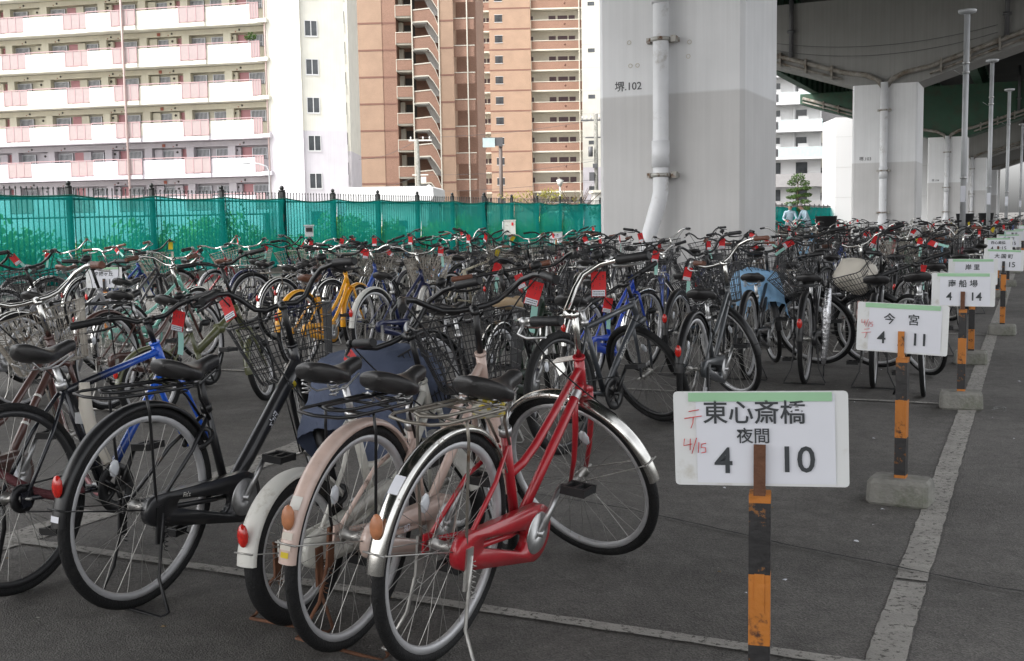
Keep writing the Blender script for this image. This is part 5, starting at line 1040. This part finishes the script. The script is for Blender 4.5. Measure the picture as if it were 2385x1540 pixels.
# ------------------------------------------------------------------ notice signs on concrete blocks
def sign(x, y, rz, l1, l2, lab, l0=None, note=None, tilt=0, zt=.878, w=.378, h=.213, phase=0, base=True, small=False, slash=True):
    e = empty('notice_sign', (x, y, 0), rz, label=lab, cat='sign', group='handwritten date signs along the rows')
    zb = zt-h
    T = lambda px, pz, py=0: ((px*math.cos(tilt)-pz*math.sin(tilt)), py, zt-h/2+px*math.sin(tilt)+pz*math.cos(tilt))
    def pan(b, x0, x1, z0, z1, y0, y1, r=.004, mi=0):
        pl = []
        for cx, cz, a in ((x1-r, z1-r, 0), (x0+r, z1-r, 90), (x0+r, z0+r, 180), (x1-r, z0+r, 270)):
            for k in range(4): q = T(cx+r*math.cos(R_(a+k*30)), cz+r*math.sin(R_(a+k*30))); pl.append((q[0], q[2]))
        b.prism(pl, y0, y1, 'y', mi)
    b = MB(); pan(b, -w/2, w/2, -h/2, h/2, -.034, -.03, .009); bo = put('board', b.mesh('board', M('board')), e)
    b = MB(); b.grid(lambda u, v: T(-w/2+.05+(w-.078)*u, -h/2+.006+(h-.012)*v, -.0355-.0012*math.sin(u*7+v*3)*math.sin(v*3.14)), 8, 5); put('paper', b.mesh('paper', M('paper')), bo)
    b = MB(); pan(b, -w/2+.034, w/2-.034, h/2-.022, h/2-.002, -.0385, -.0372, .001); put('tape', b.mesh('tape', M('tape')), bo)
    def put_t(t, z_, px, pz, bar=False):
        b = MB(); text_at(b, t, z_, lambda qx, qy: T(px+qx, pz+qy, -.0385)); put('lettering', b.mesh('lettering', M('ink')), bo)
    if l0:
        put_t(l1, .056, -.012, h/2-.05); put_t(l0, .037, -.014, .005); put_t(l2[0], .082, -.08, -.052); put_t(l2[1], .082, .078, -.048)
    else:
        put_t(l1, .05, -.002, .036); put_t(l2[0], .074, -.082, -.046); put_t(l2[1], .074, .076, -.046)
        if slash: b = MB(); b.tube([T(-.014, -.075, -.039), T(.004, -.02, -.039)], .0012, 4); put('lettering', b.mesh('lettering', M('ink')), bo)
    if note:
        b = MB()
        for st in note: b.tube([T(px, pz, -.0385) for px, pz in st], .0012, 4)
        put('red_note', b.mesh('red_note', M('inkred')), bo)
    b = MB(); b.box(-.013, .013, -.046, -.040, zb-.02, zb+.095); b.box(-.013, .013, -.04, -.02, zb-.02, zb-.003)
    rs = random.Random(phase); bm = ['rust', 'sorange']; br = put('bracket', b.mesh('bracket', M('sorange' if phase in (1,) else ('rust' if phase % 2 == 0 else 'sblack'))), e)
    b = MB(); z = zb-.022; k = phase; 
    segs = [.02, .165, .165, .165, .165]
    i = 0
    while z > .1:
        s = segs[i] if i < len(segs) else .165; z2 = max(.06, z-s); b.box(-.024, .024, -.024, .024, z2, z, (i+(0 if phase != 3 else 1)) % 2); i += 1; z = z2
    # embossed rectangle on the tube face
    for zz in (zb-.25, zb-.58):
        if zz > .15: b.box(-.011, .011, -.0265, -.024, zz-.045, zz+.045, (0 if phase != 3 else 1))
    po = put('post', b.mesh('post', [M('sorange'), M('sblack')]), e)
    bb = MB(); hw, hd, hh, c = .132, .085, .115, .018
    ringp = lambda g, z: [(sx*(hw-g)+dx, sy*(hd-g)+dy, z) for sx, sy, dx, dy in ((-1, -1, c, 0), (1, -1, -c, 0), (1, -1, 0, c), (1, 1, 0, -c), (1, 1, -c, 0), (-1, 1, c, 0), (-1, 1, 0, -c), (-1, -1, 0, c))]
    rs_ = [ringp(.008, 0), ringp(0, .012), ringp(.004, hh-.018), ringp(.016, hh)]; vs = sum(rs_, []); fs = [(r*8+j, r*8+(j+1) % 8, (r+1)*8+(j+1) % 8, (r+1)*8+j) for r in range(3) for j in range(8)]+[tuple(range(8))[::-1], tuple(range(24, 32))]
    bb.add(vs, fs); bo2 = put('concrete_base', bb.mesh('concrete_base', M('conc')), e); bo2.rotation_euler.z = rs.uniform(-.05, .12); 
    return e
TE = [[(-.155, .062), (-.132, .066)], [(-.165, .046), (-.126, .052)], [(-.145, .049), (-.146, .036), (-.151, .024)], [(-.166, .0), (-.168, -.016), (-.15, -.012)], [(-.153, .0), (-.154, -.026)], [(-.139, .002), (-.15, -.034)], [(-.134, -.008), (-.136, -.032)], [(-.118, -.01), (-.128, -.012), (-.129, -.02), (-.12, -.02), (-.119, -.03), (-.129, -.032)]]
TE2 = [[(p[0]-.002, p[1]*.9+.03) for p in s] for s in TE[3:]]+[[(p[0]-.002, p[1]-.075) for p in s] for s in TE[:3]]
sign(-.545, 2.475, .18, '東心斎橋', ('4', '10'), 'nearest white notice sign reading 東心斎橋 夜間 4 10 with green tape', '夜間', TE, .028, phase=0)
sign(-.5, 5.06, -.1, '今　宮', ('4', '11'), 'second nearest white notice sign, reading 今宮 4 / 11, on a mossy concrete base', None, TE2, -.03, phase=1)
sign(-.40, 7.7, -.02, '南 船 場', ('4', '14'), 'third white notice sign, reading 南船場 4 14, on a clean pale concrete base', phase=2)
sign(-.45, 10.0, .0, '岸 里', ('4', '15'), 'white notice sign reading 岸里, half hidden behind the 南船場 sign', phase=3)
sign(-.27, 12.46, -.05, '大 国 町', ('4', '15'), 'white notice sign reading 大国町 4 15, right of the 岸里 sign', phase=3, tilt=-.04)
sign(-.47, 17.9, .0, '西心斎橋', ('4', '15'), 'small far white notice sign reading 西心斎橋 4 15', phase=2)
sign(-.38, 20.6, .0, '北 津 守', ('4', '15'), 'far notice sign overlapped by the 西心斎橋 sign', phase=2)
sign(-.36, 25, .0, '難 波', ('4', '16'), 'far notice sign with green tape, third from last along the lane', phase=2)
sign(-.22, 27, .0, '恵 美 須', ('4', '17'), 'far notice sign ending in 17, at the right edge of the photo', phase=2)
sign(-.2, 34, .0, '元 町', ('4', '17'), 'farthest notice sign at the right edge of the photo', phase=2)
sign(-8.76, 8.75, .42, '夕陽ヶ丘', ('4', '14'), 'white notice sign reading 夕陽ヶ丘 4 14 among the left bicycles', phase=3, zt=.84)
sign(-8.8, 21, .42, '南 恩', ('4', '1'), 'tiny white notice sign far off in front of the net, left of the big pier', phase=1, zt=1.0, w=.26, h=.22)
# ------------------------------------------------------------------ things lying in or hanging on the bicycles
def drape(name, c, rx, ry, side, zt, m, lab, cat, rz=0, seed=1, folds=5, amp=.16, dome=.03, squash=1.0):
    """a square cloth laid over a basket: crumpled on top, folds and pointed corners hanging down"""
    b = MB(); n = 72
    def f(u, v):
        x, y = (u-.5)*side, (v-.5)*side*squash; r = math.hypot(x, y)+1e-6; a = math.atan2(y, x); k = 3.2
        rim = 1/((abs(math.cos(a)/rx)**k+abs(math.sin(a)/ry)**k)**(1/k)); nz = noise.noise(Vector((x*9+seed, y*9, seed)))+.55*noise.noise(Vector((x*24+y*9, y*13+seed, 3)))+.3*noise.noise(Vector((x*50, y*22+seed, 7)))
        if r < rim: return (x, y, zt+dome*math.cos(r/rim*1.5)+.022*nz)
        o = r-rim; e = min(1, o/.05); w = amp*o*math.sin(a*folds+seed)+.05*o*math.sin(a*11+seed*3)
        q = rim+.03*e+.12*o*e+w+.012*nz
        return (q*math.cos(a+.25*o*math.sin(a*3+seed)), q*math.sin(a+.25*o*math.sin(a*3+seed)), zt-.012*e*e-max(0, o-.02)*.97+.01*nz)
    b.grid(f, n, n); o = put(name, b.mesh(name, M(m))); o.location = (c[0], c[1], 0); o.rotation_euler.z = rz; tag(o, lab, cat); return o
def bask_c(bk):
    g = bk['g']; return bk['W'] @ bk['S'] @ Vector((g['ht'].x+.2, 0, g['ht'].z+.04))
c = bask_c(wht); h = wht['root'].rotation_euler.z+R_(72)
drape('basket_cover', (c.x-.03, c.y-.03, 0), .15, .2, .92, c.z+.1, 'cloth', 'dark blue cloth cover bundled over the basket of the white bicycle', 'cover', h, 3, 4, .1, .05)
c = bask_c(r2b); drape('plastic_cloth', (c.x-.03, c.y-.1), .14, .16, .82, c.z-.03, 'skyblue', 'crumpled pale blue cloth hanging over a basket before the big pier', 'cloth', .7, 5, 3, .2)
def lumpy(name, c, rx, ry, rz_, m, lab, cat, seed):
    b = MB()
    def f(u, v):
        p = Vector((math.cos(2*math.pi*u)*math.sin(math.pi*v), math.sin(2*math.pi*u)*math.sin(math.pi*v), -math.cos(math.pi*v))); k = 1+.18*noise.noise(p*1.6+Vector((seed, 0, 0)))+.06*noise.noise(p*5); return (p.x*rx*k, p.y*ry*k, p.z*rz_*k)
    b.grid(f, 28, 16); o = put(name, b.mesh(name, M(m))); o.location = c; tag(o, lab, cat); return o
c = bask_c(r4); lumpy('shopping_bag', (c.x, c.y, c.z+.0), .17, .16, .15, 'cream', 'bulging cream cloth bag stuffed into a black bicycle basket', 'bag', 2)
p = r3['W'] @ Vector((.02, -.13, 0)); e = empty('umbrella', (p.x, p.y, 0), label='long silver-wrapped umbrella strapped upright beside the rear wheel of a black bicycle', cat='umbrella')
b = MB(); b.tube([(0, 0, .14), (0, 0, .2), (.02, .0, .5), (.03, 0, .72)], [.012, .024, .034, .022], 8); put('canopy', b.mesh('canopy', M('foil')), e); b = MB(); b.tube([(0, 0, .03), (0, 0, .14)], .006, 5); b.tube([(.03, 0, .72), (.03, 0, .82), (.03, .03, .85), (.03, .06, .82)], .009, 6); put('shaft', b.mesh('shaft', M('plast')), e)
p = red['W'] @ Vector((.2, 0, .715)); lumpy('spotted_cloth', (p.x, p.y, p.z), .05, .06, .035, 'patt', 'white and yellow spotted cloth tucked under the saddle of the red bicycle', 'cloth', 9)
p = road['W'] @ Vector((.33, -.05, .6)); e = empty('chain_lock', (p.x, p.y, p.z-.0), label='yellowed white cable lock hanging under the saddle of the black and blue bicycle', cat='lock')
b = MB(); b.tube([(0, 0, .09), (.01, -.01, .0), (.05, -.02, -.1), (.12, -.02, -.2)], [.02, .026, .024, .016], 8); put('sleeve', b.mesh('sleeve', M('cream')), e); b = MB(); b.box(-.025, .025, -.03, .02, -.06, -.02); put('buckle', b.mesh('buckle', M('galv')), e)
e = empty('cable_lock', road['W'] @ Vector((-.02, .16, .43)), 0, label='brown disc lock with cream rim and maroon sleeve at the left edge', cat='lock'); e.rotation_euler = (R_(8), 0, YAW)
b = MB(); b.rev((0, 0, 0), 'y', [(0, -.016), (.07, -.016), (.074, .016), (0, .016)], 24, closed_prof=False); put('disc', b.mesh('disc', M('gripbrn')), e); b = MB(); b.rev((0, 0, 0), 'y', [(.072, -.02), (.086, -.02), (.086, .02), (.072, .02)], 24); put('rim', b.mesh('rim', M('cream')), e)
b = MB(); b.tube([(.07, 0, .02), (.13, -.01, -.02), (.22, -.02, -.07), (.3, .0, -.1), (.38, .02, -.08)], [.012, .016, .017, .016, .012], 8); put('sleeve', b.mesh('sleeve', MT.setdefault('maroon', mat('maroon_sleeve', (.09, .02, .025), .7, bump=.4, bscale=150))), e)
# stickers and writing on the near bicycles
def on_tube(bk, nm, txt, size, p0, p1, r, m, off=-1, steer=False):
    """writing along a frame tube, facing the right-hand side of the bicycle"""
    p0, p1 = Vector(p0), Vector(p1); d = (p1-p0).normalized(); n = Vector((0, off, 0)); u = d.cross(n)*off; u = n.cross(d)
    if u.z < 0: u = -u
    b = MB(); c = (p0+p1)/2; text_at(b, txt, size, lambda x, y: c+d*x+u*y+n*(r+.0012-min(r*.95, abs(y))**2/(2*r)))
    return put(nm, b.mesh(nm, M(m)), bk['root'])
g = fitz['g']; lo = g['hb']+g['a']*.03; on_tube(fitz, 'lettering', "Fit'z", .04, lo*.72+g['bb']*.28+Vector((-.006, 0, .004)), lo*.42+g['bb']*.58+Vector((-.006, 0, .004)), .0305, 'paper')
A0 = Vector((.07, 0, .36)); on_tube(fitz, 'lettering', "Fit'z", .022, (.09, -.02, .37), (.16, -.02, .362), .064, 'white')
b = MB(); dd = (g['bb']-lo).normalized(); b.tube([lo+dd*.07, lo+dd*.085], .0312, 12, caps=False); put('decal', b.mesh('decal', M('yelcard')), fitz['root'])
g = red['g']; mseat = g['bb']+g['sd']*.2; hi = g['ht']-g['a']*.03; on_tube(red, 'lettering', 'AMERICAN', .026, hi*.62+mseat*.38+Vector((.01, 0, -.02)), hi*.9+mseat*.1+Vector((.004, 0, -.006)), .0145, 'white')
lo = g['hb']+g['a']*.025; dd = (g['bb']-lo).normalized()
for t in (.035,): b = MB(); b.tube([lo+dd*t, lo+dd*(t+.03)], .0172, 12, caps=False); put('decal', b.mesh('decal', M('alu')), red['root'])
g = mtb['g']; lo = g['hb']+g['a']*.025; on_tube(mtb, 'lettering', 'BIANCHI', .035, lo*.35+g['bb']*.65, lo*.75+g['bb']*.25, .02, 'white')
g = brn['g']; lo = g['hb']+g['a']*.025; dd = (g['bb']-lo).normalized()
for t in (.2, .34): b = MB(); b.tube([lo+dd*t, lo+dd*(t+.012)], .0172, 12, caps=False); put('decal', b.mesh('decal', M('white')), brn['root'])
def guard_sticker(bk, a0, a1, m, w=.016):
    R = bk['g']['R']; b = MB(); b.rev((0, 0, R), 'y', [(R+.0186, -w), (R+.0196, 0), (R+.0186, w)], 6, a0=R_(a0), a1=R_(a1), closed_prof=False); put('sticker', b.mesh('sticker', M(m)), bk['root'])
guard_sticker(pink, 147, 153, 'white'); guard_sticker(pink, 163, 166, 'cream'); guard_sticker(pink, 168.5, 170.5, 'cream'); guard_sticker(pink, 171.5, 174, 'yelcard', .012); guard_sticker(red, 133, 142, 'paper'); guard_sticker(fitz, 171, 174, 'paper')
b = MB(); text_at(b, 'BD', .03, lambda x, y: (.17+x, -.0832, .335+y)); put('lettering', b.mesh('lettering', M('paper')), pink['root'])
# silver cover plate of a headlamp bracket on the red bicycle
g = red['g']; b = MB(); p = g['ht']+g['a']*.012; b.box(p.x+.0, p.x+.12, -.022, .022, p.z-.002, p.z+.001); b.box(p.x+.1, p.x+.105, -.022, .022, p.z-.05, p.z-.002); o = put('lamp_bracket', b.mesh('lamp_bracket', M('chrome')), red['root']); o.matrix_basis = red['S']
# a mesh basket like a drum far among the bicycles
for (px, Z, s, lab) in ((1925, 30, .3, 'round black child seat standing above far bicycles, right of the two workers'), (2247, 34, .27, 'round black basket raised above the far bicycles near the first lamp post'), (2296, 40, .27, 'grey mesh child-seat shield above far bicycles, between lamp posts')):
    x, y = pos(px, Z); e = empty('child_seat', (x, y, .78), YAW, label=lab, cat='child seat'); b = MB(); b.rev((0, 0, 0), 'z', [(0, 0), (s*.62, 0), (s*.8, .1), (s*.95, .42), (s, .44), (s*.9, .42), (s*.74, .12), (0, .05)], 18, closed_prof=False); put('seat_shell', b.mesh('seat_shell', M('plast')), e)
    b = MB(); b.tube([(0, 0, -.3), (0, 0, 0)], .03, 6); b.box(-s*.5, s*.5, -.02, .02, .2, .24); put('mount', b.mesh('mount', M('blk')), e)
# ------------------------------------------------------------------ two workers bending over the far bicycles
def person(x, y, rz, capm, lab, bend):
    e = empty('person', (x, y, 0), rz, label=lab, cat='person', group='workers in pale blue shirts')
    # skeleton faces +x
    J = []; E = []; Rr = []
    def j(p, r, par=None):
        J.append(Vector(p)); Rr.append(r); i = len(J)-1
        if par is not None: E.append((par, i))
        return i
    bx = .32*bend
    pel = j((0, 0, .93), .135); wa = j((bx*.35, 0, 1.1), .13, pel); ch = j((bx*.85, 0, 1.3), .155, wa); nb = j((bx*1.15, 0, 1.43), .075, ch); nk = j((bx*1.35, 0, 1.49), .055, nb); hd_ = j((bx*1.6+.02, 0, 1.57), .085, nk); tp = j((bx*1.75+.02, 0, 1.68), .075, hd_)
    for s in (-1, 1):
        hp = j((0, s*.1, .88), .095, pel); kn = j((.05, s*.12, .48), .062, hp); an = j((0, s*.12, .09), .042, kn); j((.16, s*.14, .04), .035, an)
        sh = j((bx*.95, s*.19, 1.37), .062, ch); el = j((bx*.95+.08, s*.27, 1.1), .046, sh); wr = j((bx*.95+.32, s*.17, 1.02), .03, el); pm = j((bx*.95+.4, s*.14, 1.0), .028, wr)
        for k in range(4): f1 = j((bx*.95+.455-.006*abs(k-1.5), s*(.165-.02*k), .99), .0095, pm); j((bx*.95+.49-.01*abs(k-1), s*(.165-.02*k), .965), .008, f1)
        th = j((bx*.95+.43, s*.105, 1.0), .01, pm); j((bx*.95+.46, s*.09, .985), .009, th)
    me = bpy.data.meshes.new('body'); me.from_pydata([tuple(v) for v in J], E, []); o = bpy.data.objects.new('body', me); COL.objects.link(o)
    sk = o.modifiers.new('s', 'SKIN'); sb = o.modifiers.new('u', 'SUBSURF'); sb.levels = sb.render_levels = 2
    for i, v in enumerate(me.skin_vertices[0].data): v.radius = (Rr[i], Rr[i]); v.use_root = (i == 0)
    dg = bpy.context.evaluated_depsgraph_get(); m2 = bpy.data.meshes.new_from_object(o.evaluated_get(dg)); bpy.data.objects.remove(o); m2.name = 'body'
    m2.materials.clear()
    for k in ('skin', 'shirt', 'trous', 'shoe'): m2.materials.append(M(k))
    hx = J[hd_]
    for p in m2.polygons:
        c = p.center; p.use_smooth = True; arm = (c.x > bx*.95+.24 and c.z < 1.2 and c.z > .9)
        p.material_index = 0 if (c.z > 1.475 or arm) else (1 if c.z > .95 else (2 if c.z > .1 else 3))
    body = put('body', m2, e); C = J[hd_]*.55+J[tp]*.45
    def head(nm, fn, m): b = MB(); fn(b); put(nm, b.mesh(nm, M(m)), e)
    head('cap', lambda b: (b.rev((C.x, 0, C.z+.015), 'z', [(.098, 0), (.096, .04), (.075, .085), (.03, .105), (0, .108)], 16, closed_prof=False), b.prism([(C.x+.08, -.075), (C.x+.17, -.05), (C.x+.185, 0), (C.x+.17, .05), (C.x+.08, .075)], C.z+.012, C.z+.02)), capm)
    head('hair', lambda b: b.rev((C.x-.012, 0, C.z-.05), 'z', [(.07, 0), (.092, .03), (.094, .062)], 16, a0=R_(70), a1=R_(290), closed_prof=False), 'hair')
    head('face', lambda b: (b.ball((C.x+.093, 0, C.z-.035), .018, .012, .022), b.ball((C.x+.08, .03, C.z-.01), .01, .013, .007), b.ball((C.x+.08, -.03, C.z-.01), .01, .013, .007), b.ball((C.x+.082, 0, C.z-.075), .008, .022, .006), b.ball((C.x, .094, C.z-.03), .016, .01, .026), b.ball((C.x, -.094, C.z-.03), .016, .01, .026)), 'skin')
    return e
x, y = pos(1840, 47); person(x, y, YAW-R_(100), 'capg', 'worker in pale blue shirt and green cap, head bowed, left one of two', .55)
x, y = pos(1884, 47); person(x, y, YAW-R_(165), 'capb', 'worker in pale blue shirt and grey cap facing left, right one of two', .7)
# scraps on the asphalt: grit, leaf bits, paper
rl = random.Random(77); b = MB()
for _ in range(260):
    x, y = rl.uniform(-4.2, 1.6), rl.uniform(1.6, 11)**1; q = Vector((x, y, .004)); s = rl.choice([.004, .006, .006, .009, .012]); a = rl.uniform(0, 6.28); m = rl.choice([0, 0, 0, 1, 2])
    b.add([q+Vector((math.cos(a+k*1.57)*s*rl.uniform(.6, 1.3), math.sin(a+k*1.57)*s*rl.uniform(.4, 1.1), rl.uniform(0, .004))) for k in range(4)]+[q+Vector((0, 0, s*.5))], [(0, 1, 4), (1, 2, 4), (2, 3, 4), (3, 0, 4)], m)
tag(put('litter', b.mesh('litter', [M('conc'), MT.setdefault('deadleaf', mat('dead_leaf', (.2, .13, .06), .8)), M('paper')])), 'scattered grit, dry leaf bits and paper scraps on the asphalt', 'litter', kind='stuff')
